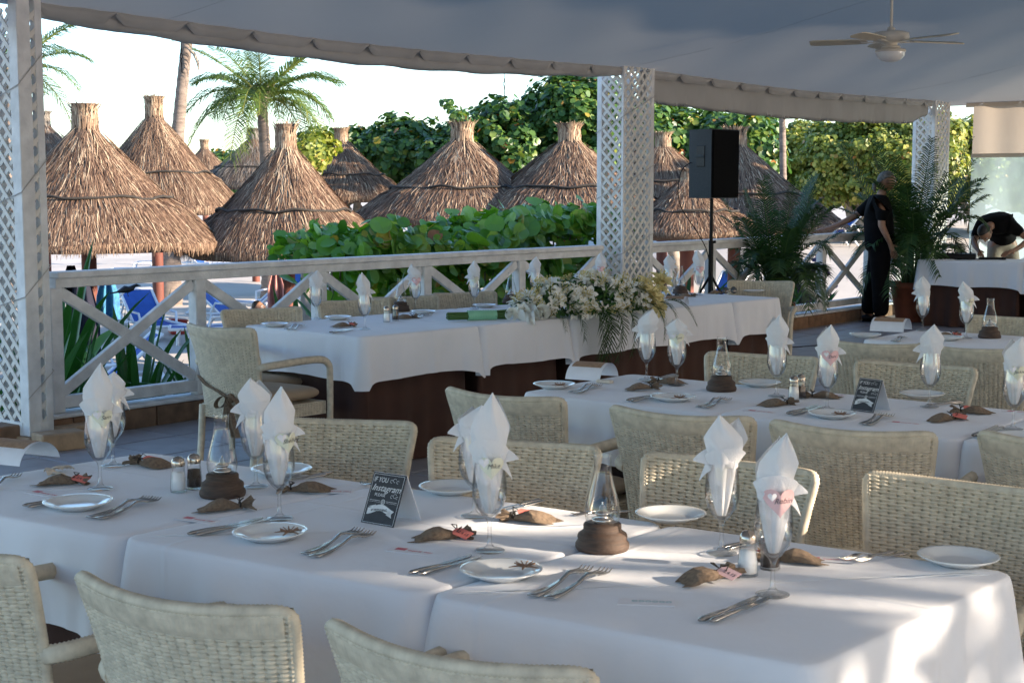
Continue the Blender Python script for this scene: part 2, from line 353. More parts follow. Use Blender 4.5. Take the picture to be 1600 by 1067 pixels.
# deck: slab + tiles + kerb
fl = empty('deck_floor', None, None); fl['kind'] = 'structure'
mb = MB()
c = ts(1.7, 5.6, -.56); mb.box(c, (24, 12.2, 1.1), rz=UA); mb.build('slab', M['grout'], fl)
tm = MB().box((0, 0, 0), (.488, .488, .012), bev=.003).mesh('tile', M['tile'])
for a in range(-6, 28):
    for b in range(0, 10):
        p = ts(-.25 + a * .5, .27 + b * .5, .0)
        if p.y < 5: continue
        q = p.x / p.y
        if -.37 < q < .37:
            link('tile', tm, fl, (p.x, p.y, rnd.uniform(-.001, .001)), (0, 0, UA))
big = MB(); big.box(ts(1.7, 8.45, -.004), (24, 6.3, .014), rz=UA); big.build('tiled_area', M['tile'], fl)
kb = empty('kerb', None, None); kb['kind'] = 'structure'
for i in range(22):
    t0 = -.6 + i * .64
    cx = ts(t0 + .32, 0, .068 + rnd.uniform(-.002, .002)); b_ = MB().box((0, 0, 0), (.632, .20, .135), bev=.008)
    b_.build('kerb_stone', M['stone'], kb, cx, (0, 0, UA))
for i in range(16):
    cx = ts(13.5, .42 + i * .64, .068); MB().box((0, 0, 0), (.20, .632, .135), bev=.008).build('kerb_stone', M['stone'], kb, cx, (0, 0, UA))
capm = MB(); capm.bar(ts(-.2, 0, .149), ts(13.3, 0, .149), .22, .022, bev=.005); capm.build('kerb_cap', M['trim'], kb)
for i, (x, y, a) in enumerate([(92, 706, 'near'), (106, 692, 'far')]):
    p = at(x, y, 0); b_ = MB().box((0, 0, .055 if i == 0 else .05), (.28, .17, .11 if i == 0 else .10), bev=.01)
    o = b_.build('stone_block', M['block'], None, (p.x - .02, p.y + .08, 0), (0, 0, UA - .2))
    tag(o, ['nearer and larger pale sandstone block at the foot of the left lattice column', 'smaller sandstone block right behind the larger one at the foot of the left lattice column'][i], 'stone block', 'stone blocks at the column foot')

# railings
def rail_post(par, t, mbh=(.135, .985), s=0, rz=UA):
    return MB().box((0, 0, (mbh[0] + mbh[1]) / 2), (.085, .085, mbh[1] - mbh[0]), bev=.006).build('post', M['trim'], par, ts(t, s, 0), (0, 0, rz))
def railing(name, label, posts, pt):
    r = empty(name, label, 'railing', (0, 0, 0), 0, 'white cross braced railing sections')
    a, b = posts[0], posts[-1]
    m1 = MB(); m1.bar(pt(a, 1.018), pt(b, 1.018), .13, .042, bev=.008); m1.build('handrail', M['trim'], r)
    m1 = MB(); m1.bar(pt(a, .968), pt(b, .968), .075, .058, bev=.004); m1.build('under_rail', M['trim'], r)
    m1 = MB(); m1.bar(pt(a, .225), pt(b, .225), .075, .075, bev=.005); m1.build('bottom_rail', M['trim'], r)
    for q in posts:
        p = pt(q, 0); MB().box((0, 0, .55), (.088, .088, .78), bev=.006).build('post', M['trim'], r, (p.x, p.y, 0), (0, 0, UA))
    for i in range(len(posts) - 1):
        a, b = posts[i] + .044, posts[i + 1] - .044
        m1 = MB(); m1.bar(pt(a, .285), pt(b, .915), .04, .07, bev=.004); m1.build('cross_brace', M['trim'], r)
        m1 = MB(); A, B = pt(a, .915), pt(b, .285); Cn = (A + B) / 2; d = (B - A).normalized() * .045
        m1.bar(A, B, .034, .07, bev=.004); m1.build('cross_brace', M['trim'], r)
    return r
railing('railing', 'white railing with crossed braces between left and middle lattice columns', [-.02, 1.11, 2.24, 3.39, 4.59, 5.76], lambda t, z: ts(t, 0, z))
railing('railing', 'white cross braced railing right of the middle column, behind the loudspeaker and standing man', [6.5, 7.7, 8.9, 10.1, 11.3, 12.5], lambda t, z: ts(t, 0, z))
railing('railing', 'white cross braced railing below the clear vinyl window at far right', [.45, 1.6, 2.75, 3.9, 5.05], lambda s, z: ts(13.5, s, z))

# lattice columns
def lattice_col(label, t, s, wu, wn, z0, near_w, oth_w, H=2.66, pitch=.105, cw=None):
    r = empty('lattice_column', label, 'column', ts(t, s, 0), UA, 'white lattice columns of the pavilion')
    # local x = U, local y = -N ; near corner at origin
    cs = [(0, 0, near_w), (wu, 0, oth_w), (wu, wn, oth_w), (0, wn, oth_w)]
    H2 = [H + .1, H + .12, H - .02, H]
    for i, (x, y, w_) in enumerate(cs):
        sx = -1 if x > 0 else 1; sy = -1 if y > 0 else 1
        MB().box((x + sx * w_ / 2, y + sy * w_ / 2, (z0 + H2[i]) / 2), (w_, w_, H2[i] - z0), bev=.004).build('corner_post', M['trim'], r)
    me = {}
    for (ax, L, off) in (('x', wu, 0), ('x', wu, wn), ('y', wn, 0), ('y', wn, wu)):
        a0, a1 = near_w * .8, L - oth_w * .8; W = a1 - a0
        if W < .04: continue
        for sg, dep in ((1, .006), (-1, .013)):
            z = z0 - W if sg > 0 else z0
            k = 0
            zz = z0 - W
            while zz < H:
                # slat from (a0, zz) to (a1, zz+W) clipped
                lo, hi = zz, zz + W; c0 = max(0, (z0 + .05 - lo)); c1 = min(W, (H - lo))
                if c1 - c0 > .03:
                    xa, za, xb, zb = a0 + c0, lo + c0, a0 + c1, lo + c1
                    if sg < 0: xa, xb = a0 + a1 - xa, a0 + a1 - xb
                    o_ = (off + dep) if off == 0 else (off - dep)
                    A = Vector((xa, o_, za)) if ax == 'x' else Vector((o_, xa, za)); B = Vector((xb, o_, zb)) if ax == 'x' else Vector((o_, xb, zb))
                    key = (ax, round((c1 - c0), 3)); Ld = (B - A).length
                    if (ax, round(Ld, 3)) not in me:
                        me[(ax, round(Ld, 3))] = MB().box((0, 0, 0), (Ld, .0068, .026)).mesh('slat', M['lattice'])
                    mid = (A + B) / 2; an = -math.atan2(B.z - A.z, (B.x - A.x) if ax == 'x' else (B.y - A.y))
                    link('slat', me[(ax, round(Ld, 3))], r, mid, (0, an + rnd.uniform(-.012, .012), 0 if ax == 'x' else R(90)))
                zz += pitch * (2 if off else 1) if False else pitch
        # bottom rail
        mm = MB()
        if ax == 'x': mm.box((a0 + W / 2, off + (.012 if off == 0 else -.012), z0 + .04), (W, .03, .08))
        else: mm.box((off + (.012 if off == 0 else -.012), a0 + W / 2, z0 + .04), (.03, W, .08))
        mm.build('panel_rail', M['trim'], r)
    MB().box((wu / 2, wn / 2, z0 / 2 - .001), (wu + .06, wn + .06, z0 - .004), bev=.008).build('plinth', M['block'], r)
    return r
# local frame: x along U, y along -N  (rotation UA maps +y to -N)
lattice_col('white lattice column at the far left edge of the terrace', -.34, .2, .17, .46, .07, .09, .05, H=2.6)
lattice_col('white lattice column in the middle, behind the flower arrangement', 5.916, .158, .50, .30, .12, .028, .055)
lattice_col('white lattice column at far right behind the tall potted palm', 12.8, .15, .46, .30, .12, .05, .05)

# thin wires wound round the columns
def wound_wire(label, t, s, wu, wn, z0, pitch, H=2.6):
    pts = []; z = z0; e = .006; cs = [(-e, -e), (wu + e, -e), (wu + e, wn + e), (-e, wn + e)]; k = 0
    while z < H:
        a = cs[k % 4]; p = ts(t + a[0], s - a[1], z); pts.append(p); z += pitch / 4 * (1 + .3 * math.sin(k * 1.7)); k += 1
    tag(MB().tube(pts, .003, 5, smooth=False).build('wound_wire', M['valance']), label, 'wire')
wound_wire('thin pale wire wound round the left lattice column', -.34, .2, .17, .46, .3, .62)
wound_wire('thin pale wire wound round the middle lattice column', 5.916, .158, .50, .30, .35, .62)
# tent roof
TE, SE, T0 = 13.55, 11.4, -7.5
def rf(x): return .12 * x + .03 * x * x
def roofz(t, s):
    x = max(0, min(s, SE - s, TE - t, t - T0)); z = 2.64 + rf(x)
    z -= .05 * math.exp(-x * 1.4) * abs(math.sin(math.pi * (t + .3) / 6.45)) * (1 if s < 3 else 0)
    z += .014 * math.sin(t * 1.9 + s * .8) * math.exp(-((x - 1.5) ** 2)) + .005 * math.sin(t * 2.7 - s * 1.3) * min(1, x) + .006 * math.sin(t * 5.1 + s * 3.3 + math.sin(s)) * min(1, x)
    return z
mb = MB(); nt_, ns_ = 170, 90
def rfn(i, j):
    t = T0 + (TE - T0) * i; s = SE * j; return ts(t, s, roofz(t, s))
mb.grid(rfn, nt_, ns_)
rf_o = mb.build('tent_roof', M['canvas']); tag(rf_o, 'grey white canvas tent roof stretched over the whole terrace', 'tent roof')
# seam ridges on the canvas
sm_ = MB()
for t in [-4.4 + 5.2 * k for k in range(4)]:
    pts = [ts(t + s * .12, s, roofz(t + s * .12, s) - .001) for s in [i * .3 for i in range(0, 38)] if t + s * .12 < TE]
    sm_.tube(pts, .0008, 4)
sm_.build('seam', M['canvas'], rf_o)

def valance(label, t0, t1, zlow, roll, name='rolled_curtain'):
    r = empty(name, label, 'curtain', (0, 0, 0), 0)
    n = int((t1 - t0) / .06)
    def prof(i):
        q = i / n; t = t0 + (t1 - t0) * q; top = roofz(t, 0.02) + .012
        low = zlow(q); return t, top, low
    V = []; mb = MB()
    m_ = 14
    for i in range(n + 1):
        t, top, low = prof(i); h = top - low
        wob = .012 * math.sin(i * .9) + .01 * math.sin(i * .37 + 1) + .006 * math.sin(i * 2.3)
        for k in range(m_ + 1):
            a = k / m_
            # front goes down, wraps under, back goes up
            if a < .5: z = top - h * (a / .5); b = .0
            else: z = low + h * ((a - .5) / .5); b = 1
            th = roll * math.sin(math.pi * min(1, max(0, (top - z) / h)) * .8 + .2)
            s = .05 + (th + wob * (.3 + .7 * (top - z) / h)) * (1 if b == 0 else -1) * (1 if 0 < a < 1 else .4)
            if abs(a - .5) < .01: s = .05 + wob
            V.append(ts(t, s, z + .006 * math.sin(i * .51 + k)))
    F = [(i * (m_ + 1) + k, (i + 1) * (m_ + 1) + k, (i + 1) * (m_ + 1) + k + 1, i * (m_ + 1) + k + 1) for i in range(n) for k in range(m_)]
    mb.add(V, F, 0, True); mb.build('rolled_cloth', M['valance'], r)
    # laced scalloped flap in front
    sc_ = MB(); P = .56; m2 = int((t1 - t0) / .035); V = []
    for i in range(m2 + 1):
        t = t0 + (t1 - t0) * i / m2; top = roofz(t, .1) + .012; ph = ((t - t0) / P) % 1
        sag = .085 - .06 * math.exp(-((min(ph, 1 - ph)) / .07) ** 2)
        for k in range(4):
            V.append(ts(t, .11 + .03 * math.sin(math.pi * k / 3) + .008 * math.sin(i * .8), top - sag * k / 3))
    F = [(i * 4 + k, (i + 1) * 4 + k, (i + 1) * 4 + k + 1, i * 4 + k + 1) for i in range(m2) for k in range(3)]
    sc_.add(V, F, 0, True); sc_.build('laced_flap', M['valance'], r)
    k = 0; em = MB().tube([Vector((0, 0, -.02)), N * .06 + Vector((0, 0, -.008))], .005, 6).mesh('eyelet', M['valance'])
    while t0 + k * P < t1:
        t = t0 + k * P; link('eyelet', em, r, ts(t, .09, roofz(t, .1))); k += 1
    return r
valance('long rolled up canvas curtain with laced scallops along the eave, left bay', -.15, 5.95, lambda q: 2.565 - .10 * math.sin(math.pi * q) , .045)
valance('canvas curtain hanging in a deep sag along the eave right of the middle column', 6.35, 12.75, lambda q: 2.36 - .06 * math.sin(math.pi * min(1, q * 1.05)) + (.12 * max(0, q - .93) / .07), .014, 'canvas_curtain')
valance('rolled up canvas curtain along the eave left of the left column', -7.4, -.45, lambda q: 2.5, .045)
# hooks hanging from the eave
for (x, y, Y, l, lab) in [(788, 122, 12.9, .10, 'small dark hook hanging from the eave near the middle column'), (283, 76, 10.15, .10, 'dark chain and hook hanging from the eave beside the leaning palm trunk')]:
    p = atY(x, y, Y); hk = MB()
    for k in range(3): hk.tube([p + Vector((.008 * math.cos(a) * (1 if k % 2 else .3), .008 * math.cos(a) * (.3 if k % 2 else 1), -.02 - k * .032 + .018 * math.sin(a))) for a in [j * math.pi / 4 for j in range(9)]], .003, 5)
    hk.tube([p + Vector((0, 0, .08)), p + Vector((0, 0, 0))], .003, 5); hk.tube([p + Vector((0, 0, -.1)), p + Vector((.002, 0, -.16))], .004, 5)
    tag(hk.build('chain_hook', M['rope']), lab, 'hook')
# end wall curtain with vinyl window
ew = empty('end_curtain', 'cream canvas wall curtain with a milky clear vinyl window at the far right end', 'curtain')
def ewf(z0, z1):
    def f(i, j):
        s = .35 + 10.8 * i; z = z1 + (z0 - z1) * j
        return ts(13.5 + .025 * math.sin(s * 5) * (1 - j * .5) + .012 * math.sin(s * 13 + 2), s, min(z, roofz(13.5, s)))
    return f
mb = MB(); mb.grid(ewf(1.975, 2.63), 160, 8); mb.build('canvas_panel', M['wallcanvas'], ew)
mb = MB(); mb.grid(lambda i, j: ts(13.5 + .006 * math.sin(i * 90), .35 + 10.8 * i, 1.97 - 1.84 * j), 120, 6); mb.build('vinyl_window', M['vinyl'], ew)
mb = MB(); mb.bar(ts(13.49, .35, 1.972), ts(13.49, 11.1, 1.972), .012, .05); mb.build('hem_band', M['wallcanvas'], ew)
V = []; mb = MB()
for i in range(200):
    s = .3 + i * .055; ph = (s / .5) % 1; sag = .075 - .06 * math.exp(-((min(ph, 1 - ph)) / .08) ** 2)
    for k in range(3): V.append(ts(13.42 - .02 * k, s, 2.66 - sag * k / 2))
mb.add(V, [(i * 3 + k, i * 3 + k + 1, (i + 1) * 3 + k + 1, (i + 1) * 3 + k) for i in range(199) for k in range(2)], 0, True); mb.build('laced_flap', M['wallcanvas'], ew)
# columns on the camera side eave (outside the frame) that carry the roof
for i, t in enumerate([-7.4, -3, 3.2, 9.4, 13.3]):
    o = MB().box((0, 0, 1.33), (.14, .14, 2.66), bev=.01).build('tent_post', M['trim'], None, ts(t, SE - .1, 0), (0, 0, UA))
    tag(o, ['white square tent post carrying the rear eave, behind the camera', 'white square tent post, second along the rear eave', 'white square tent post on the sunny side right of the front table', 'white square tent post right of the far tables', 'white square tent post at the far right rear corner'][i], 'post')

# unseen canvas curtains added to block sun and glow warm; gap lights the table
for (ta, tb, lab) in ((-5.2, -1.55, 'unseen canvas curtain added at the rear eave to block sun, behind the camera'), (.75, 13.3, 'unseen canvas curtain added at the rear eave to block sun, right of the tables')):
    mb = MB(); mb.grid(lambda i, j: ts(ta + (tb - ta) * i, SE - .02 + (.05 + .03 * j) * math.sin(i * (tb - ta) * 9) + .02 * math.sin(i * (tb - ta) * 23 + 1), 2.68 - 2.28 * j), int((tb - ta) * 14), 10)
    tag(mb.build('canvas_curtain', M['bouncecanvas']), lab, 'curtain')
# ceiling fan
p = atY(1392, 62, 12.5); fp = p.copy()
fan = empty('ceiling_fan', 'cream ceiling fan with pale blades and a glass light bowl under the canvas', 'ceiling fan', (p.x, p.y, p.z), .35)
rt = 3.3 - p.z
MB().tube([(0, 0, .05), (0, 0, .62)], .012, 8).build('down_rod', M['fan'], fan)
MB().lathe([(0, .10), (.02, .10), (.035, .085), (.03, .07), (.11, .062), (.145, .05), (.15, .02), (.145, -.01), (.12, -.022), (.06, -.03), (.05, -.05), (.075, -.055), (.08, -.075), (.0, -.08)], 24).build('motor_housing', M['fan'], fan)
MB().lathe([(.05, -.075), (.12, -.082), (.125, -.10), (.12, -.104), (0, -.104)], 24).build('light_collar', M['fan'], fan)
MB().lathe([(.118, -.104), (.112, -.135), (.085, -.165), (.045, -.182), (0, -.187)], 24).build('light_bowl', M['china'], fan)
bl = MB(); out = [(.19, .045), (.3, .06), (.5, .068), (.62, .066), (.655, .05), (.66, .0)]
pl = [(x, y) for x, y in out] + [(x, -y) for x, y in out[::-1][1:]]
V = [(x, y, .004 + y * .2) for x, y in pl] + [(x, y, -.004 + y * .2) for x, y in pl]; n = len(pl)
bl.add(V, [tuple(range(n)), tuple(range(2 * n - 1, n - 1, -1))] + [(i, i + n, (i + 1) % n + n, (i + 1) % n) for i in range(n)])
blm = bl.mesh('blade', M['fanblade']); br = MB(); br.bar((.10, 0, -.01), (.24, 0, .0), .05, .006); brm = br.mesh('blade_bracket', M['fan'])
for k in range(5):
    a = R(-4 + 72 * k); b_ = link('blade', blm, fan, (0, 0, -.012), (0, 0, a)); link('blade_bracket', brm, b_, (0, 0, -.003))
# ================================================================== PALAPAS
def thatch_mesh(name, R_, Hh, seed, grey=False, n=5200):
    """roof: z 0 at rim, Hh at foot of the neck. two tiers."""
    g = np.random.RandomState(seed)
    def rad(h):  # h 0 top..1 rim
        base = R_ * (.10 + .90 * h ** 1.08)
        return base
    def surf(h, th):
        r = rad(h); lump = 1 + .035 * np.sin(3 * th + seed) + .02 * np.sin(7 * th + seed * 2)
        step = np.where(h > .64, .05 * R_ * np.minimum(1, (h - .64) / .05), 0)
        return np.stack([(r * lump + step) * np.cos(th), (r * lump + step) * np.sin(th), Hh * (1 - h) + .02 * np.sin(5 * th)], 1)
    h0 = np.sqrt(g.uniform(0, 1, n)) * 1.02 - .03; h0 = np.clip(h0, 0, .99)
    # rim fringe and rope line fringe
    q9 = n // 6; q4 = n // 14; h0[:q9] = g.uniform(.86, .985, q9); h0[q9:q9 + q4] = g.uniform(.55, .62, q4)
    th = g.uniform(0, 2 * np.pi, n); ln = g.uniform(.09, .22, n) ; ln[:n // 6] = g.uniform(.05, .12, n // 6)
    sk = g.normal(0, .02, n) / np.maximum(.15, h0); wv = g.uniform(.0022, .0055, n) * (.75 + R_ * .25)
    lift0 = g.uniform(.0, .02, n); lift1 = g.uniform(.008, .05, n)
    def P(h, t, lift):
        p = surf(h, t); p[:, 0] += np.cos(t) * lift * .6; p[:, 1] += np.sin(t) * lift * .6; p[:, 2] += lift * .6; return p
    h1 = h0 + ln * .55; h2 = np.minimum(h0 + ln, 1.0); over = np.maximum(0, h0 + ln - 1.0)
    A = P(h0, th, lift0); B = P(h1.clip(0, 1), th + sk * .5, (lift0 + lift1) * .45 + .01); C = P(h2, th + sk, lift1)
    C[:, 2] -= over * Hh * .5; C[:, 2] -= lift1 * .5
    tw = g.normal(0, .5, n); tx = np.stack([-np.sin(th + 0) , np.cos(th), tw * .8], 1); tx /= np.linalg.norm(tx, axis=1)[:, None]
    w3 = tx * wv[:, None]
    V = np.concatenate([A - w3, A + w3, B - w3, B + w3, C - w3 * .35, C + w3 * .35]); i = np.arange(n)
    F = np.concatenate([np.stack([i, i + n, i + 3 * n, i + 2 * n], 1), np.stack([i + 2 * n, i + 3 * n, i + 5 * n, i + 4 * n], 1)])
    t = np.clip(g.normal(.5, .26, n) + .22 * np.exp(-h0 / .16), 0, 1)
    return np_mesh(name, V, F, M['thatchgrey' if grey else 'thatch'], np.concatenate([t, np.clip(t + .05, 0, 1)]))
def neck_mesh(name, r, H, seed, grey=False, n=420):
    g = np.random.RandomState(seed); th = g.uniform(0, 2 * np.pi, n); z0 = g.uniform(-.12, .55, n) * H; ln = g.uniform(.3, .6, n) * H
    def rr(z): q = z / H; return r * (.98 + .5 * np.clip(-q, 0, 1) * 3 - .20 * np.exp(-((q - .66) / .08) ** 2) + 1.5 * np.clip(q - .70, 0, .4))
    z1 = np.minimum(z0 + ln, H * g.uniform(.93, 1.08, n)); zm = (z0 + z1) / 2
    def P(z, l): q = rr(z) + l; return np.stack([q * np.cos(th), q * np.sin(th), z], 1)
    A, B, C = P(z0, 0.), P(zm, .006), P(z1, g.uniform(0, .02, n)); wv = g.uniform(.006, .013, n)
    tx = np.stack([-np.sin(th), np.cos(th), th * 0], 1) * wv[:, None]
    V = np.concatenate([A - tx, A + tx, B - tx, B + tx, C - tx * .5, C + tx * .5]); i = np.arange(n)
    F = np.concatenate([np.stack([i, i + n, i + 3 * n, i + 2 * n], 1), np.stack([i + 2 * n, i + 3 * n, i + 5 * n, i + 4 * n], 1)])
    # top tuft stalks
    t = np.clip(g.normal(.80, .14, n) + .1 * (z0 > .35 * H), 0, 1)
    return np_mesh(name, V, F, M['thatchgrey' if grey else 'thatch'], np.concatenate([t, t]))
def palapa(label, px, tip_y, rim_y, hw, Y, seed, grey=False, n=5200, post=True):
    tip = atY(px, tip_y, Y); n = int(n * 2.6); rim = atY(px, rim_y - 9, Y); R_ = hw * 1.13 * Y / FP; g0 = gz(tip.x, tip.y)
    Ht = tip.z - rim.z; NH = min(.46, Ht * .2); Hh = Ht - NH
    r = empty('palapa', label, 'palapa', (tip.x, tip.y, g0), 0, 'thatched palapas on the sand')
    rz = rim.z - g0
    link('thatch', thatch_mesh('thatch', R_, Hh, seed, grey, n), r, (0, 0, rz))['kind'] = 'stuff'
    core = MB(); core.lathe([(R_ * (.10 + .90 * h ** 1.08) * .97 + (.04 * R_ if h > .66 else 0), Hh * (1 - h)) for h in [0, .05, .15, .3, .45, .6, .68, .85, 1.0]] + [(R_ * .93, -.10), (R_ * .88, -.08), (R_ * .4, Hh * .5), (.08, Hh * .9)], 28)
    core.build('thatch_core', M['under'], r, (0, 0, rz))
    nk = R_ * .104
    o = link('neck', neck_mesh('neck', nk, NH, seed + 50, grey), r, (0, 0, rz + Hh))
    o['kind'] = 'stuff'
    MB().lathe([(nk * .9, -.05), (nk * .88, NH * .3), (nk * .75, NH * .66), (nk * 1.1, NH * .9), (0, NH * .92)], 14).build('neck_core', M['under'], r, (0, 0, rz + Hh))
    MB().tube([(nk * .86 * math.cos(a), nk * .86 * math.sin(a), NH * .66) for a in [k * math.pi / 8 for k in range(17)]], .012, 5).build('neck_binding', M['thatch'], r, (0, 0, rz + Hh))
    h = .62; pts = []
    for k in range(49):
        a = k * math.pi / 24; rr = R_ * (.10 + .90 * h ** 1.08) * (1 + .035 * math.sin(3 * a + seed) + .02 * math.sin(7 * a + seed * 2)) + .045
        pts.append((rr * math.cos(a), rr * math.sin(a), Hh * (1 - h) + .035 + .018 * math.sin(8 * a + seed) + .012 * math.sin(13 * a)))
    MB().tube(pts, .019, 6).build('rope', M['rope'], r, (0, 0, rz))
    MB().tube([(0, 0, -.2), (.0, 0, rz + Hh * .8)], .11, 10).build('post', M['post'], r)
    return r
PAL = [
 ('largest thatched palapa right beside the left lattice column, towel and dark clothes under it', 132, 158, 388, 172, 21.5, 3, False, 11000),
 ('thatched palapa with the tallest pointed top, second from the left, below the bare leaning trunk', 240, 147, 336, 118, 29, 4, False, 7500),
 ('thatched palapa left of the sea grape hedge, in front of the feathery palm', 446, 190, 402, 138, 22.5, 5, False, 9500),
 ('grey weathered palapa at the left edge, mostly behind the lattice column', 66, 172, 300, 100, 38, 6, True, 2500),
 ('small far palapa peeking out behind the second palapa', 319, 217, 300, 55, 52, 7, False, 1800),
 ('grey weathered palapa in shade at the foot of the feathery palm', 396, 199, 300, 82, 43, 8, True, 2500),
 ('palapa behind, between the feathery palm and the sea grape trees', 533, 198, 318, 88, 34, 9, False, 3800),
 ('wide shaded palapa above the middle of the sea grape hedge, dark rope round its skirt', 722, 188, 352, 148, 24.5, 10, False, 8500),
 ('tiny far palapa top between two wide shaded palapas', 801, 233, 300, 48, 56, 11, False, 1500),
 ('shaded palapa with a sunlit streak, just left of the middle lattice column', 890, 190, 350, 148, 24, 12, False, 8500),
 ('palapa half hidden behind the right side of the middle lattice column', 1036, 205, 330, 105, 30, 13, False, 3800),
 ('low shaded palapa right of the middle column, under the loudspeaker', 1075, 262, 372, 98, 23, 14, False, 5000),
 ('big shaded palapa behind the loudspeaker and potted palm', 1150, 196, 362, 142, 25.5, 15, False, 8500)]
for a in PAL: palapa(*a)

# ================================================================== FOLIAGE
def leaf_cloud(name, C, Nn, rad, mat_, tint, seed=0, aspect=1.0, fold=.18, far=False):
    g = np.random.RandomState(seed); n = len(C); Nn = Nn / np.linalg.norm(Nn, axis=1)[:, None]
    a = g.normal(0, 1, (n, 3)); a -= Nn * (a * Nn).sum(1)[:, None]; a /= np.linalg.norm(a, axis=1)[:, None]; b = np.cross(Nn, a)
    q = [(0, -1), (.62, -.72), (1, 0), (.68, .7), (0, 1), (-.68, .7), (-1, 0), (-.62, -.72)]
    if far: q = [(0, -1), (.86, -.5), (.86, .5), (0, 1), (-.86, .5), (-.86, -.5)]
    V = np.concatenate([C + a * (x * rad * aspect)[:, None] + b * (y * rad)[:, None] + Nn * (abs(x) * fold * rad)[:, None] for x, y in q])
    i = np.arange(n)
    if far: return np_mesh(name, V, np.concatenate([np.stack([i, i + n, i + 2 * n, i + 3 * n], 1), np.stack([i + 3 * n, i + 4 * n, i + 5 * n, i], 1)]), mat_, np.concatenate([tint, tint]))
    F = np.concatenate([np.stack([i, i + n, i + 2 * n, i + 3 * n, i + 4 * n], 1), np.stack([i + 4 * n, i + 5 * n, i + 6 * n, i + 7 * n, i], 1)])
    return np_mesh(name, V, F, mat_, np.concatenate([tint, tint]))
def crown_pts(g, ells, n_cl, per, cl_r):
    P, D = [], []
    w_ = np.array([e[1][0] * e[1][1] * e[1][2] for e in ells]); w_ = w_ / w_.sum()
    for _ in range(n_cl):
        e = ells[g.choice(len(ells), p=w_)]; d = g.normal(0, 1, 3); d /= np.linalg.norm(d)
        rr = g.uniform(.35, 1.05) ** .5; c = np.array(e[0]) + d * np.array(e[1]) * rr
        r = cl_r * g.uniform(.6, 1.3); m = int(per * g.uniform(.6, 1.3)); q = g.normal(0, 1, (m, 3)); q /= np.linalg.norm(q, axis=1)[:, None]
        P.append(c + q * r * g.uniform(.5, 1, (m, 1)) * np.array([1, 1, .75])); D.append(q * .7 + d * .5 + np.array([0, 0, .45]) + g.normal(0, .45, (m, 3)))
    return np.concatenate(P), np.concatenate(D)
def tree(label, base, ells, n_cl, per, cl_r, lr, mat_, seed, trunks=2, cat='tree', group='sea grape trees behind the palapas'):
    g = np.random.RandomState(seed); b = Vector(base); r = empty('sea_grape_tree', label, cat, b, 0, group)
    P, D = crown_pts(g, ells, n_cl, per, cl_r); n = len(P)
    t = np.clip(g.beta(2.2, 2.4, n) * 1.02 + g.normal(0, .05, n), 0, 1)
    o = link('crown', leaf_cloud('crown', P, D, g.uniform(.5, 1.25, n) * lr, mat_, t, seed, far=True), r); o['kind'] = 'stuff'
    for k in range(trunks):
        e = ells[k % len(ells)]; top = Vector(e[0]); tr = MB(); pts = []
        s = Vector((g.uniform(-.4, .4), g.uniform(-.3, .3), -.3))
        for i in range(7):
            q = i / 6; pts.append(s.lerp(top, q) + Vector((g.normal(0, .12), g.normal(0, .12), 0)) * (1 if 0 < i else 0))
        tr.tube(pts, [.17 * (1 - .6 * i / 6) for i in range(7)], 8)
        for j in range(7):
            a = pts[2 + j % 4]; d = Vector((g.normal(0, 1), g.normal(0, .7) - .4, g.uniform(.2, 1))).normalized(); L = e[1][0] * g.uniform(.6, 1.0)
            bp = [a + d * L * q + Vector((g.normal(0, .06), g.normal(0, .06), .12 * math.sin(q * 3))) for q in (0, .25, .5, .75, 1)]
            tr.tube(bp, [.07, .055, .04, .03, .015], 6)
        tr.build('trunk', M['bark'], r)
    return r
def bush(label, px, base_y, Y, hgt, wpx, top_y, mat_, seed, n_cl=60, per=55, lr=.11, cl=.5, depth=None, trunks=2, el=None):
    """a tree whose crown fills the given picture span at distance Y"""
    b = atY(px, 300, Y); zb = gz(b.x, Y); zt = atY(px, top_y, Y).z; W = wpx * Y / FP / 2; H = zt - zb; dep = depth or W * .6
    ells = el or [((0, 0, H * .62), (W * .8, dep, H * .40)), ((-W * .5, .3, H * .42), (W * .5, dep * .8, H * .42)), ((W * .5, -.2, H * .45), (W * .5, dep * .8, H * .44))]
    return tree(label, (b.x, Y, zb), ells, n_cl, per, cl, lr, mat_, seed, trunks)
G_ = M['grape']; GL = M['grapelit']
def spans(Y, zb, px0, lst):
    """lst of (px, y_top, y_bottom, halfwidth_px) -> ellipsoids relative to (px0)"""
    out = []
    for px, yt, yb, hw in lst:
        a = atY(px, yt, Y); c = atY(px, yb, Y); o = atY(px0, 300, Y)
        out.append(((a.x - o.x, rnd.uniform(-.6, .6), (a.z + c.z) / 2 - zb), (hw * Y / FP, 1.6, (a.z - c.z) / 2)))
    return out
def btree(label, px0, Y, lst, mat_, seed, n_cl, per, lr, cl, trunks=2):
    lr *= .52; per = int(per * 2.1); n_cl = int(n_cl * 1.35); cl *= .85
    b = atY(px0, 300, Y); zb = gz(b.x, Y)
    return tree(label, (b.x, Y, zb), spans(Y, zb, px0, lst), n_cl, per, cl, lr, mat_, seed, trunks)
btree('dark green sea grape tree behind the palapas, left of the tall one', 590, 38, [(505, 212, 300, 34), (560, 205, 300, 50), (620, 190, 310, 52), (655, 196, 310, 40), (480, 230, 310, 30)], G_, 21, 210, 60, .16, .5)
btree('tallest dark sea grape tree reaching the canvas left of the middle column', 820, 36, [(700, 205, 310, 45), (735, 195, 320, 50), (790, 160, 320, 60), (850, 150, 330, 60), (900, 128, 330, 62), (880, 120, 200, 40), (935, 135, 330, 50)], G_, 22, 380, 62, .15, .48, 3)
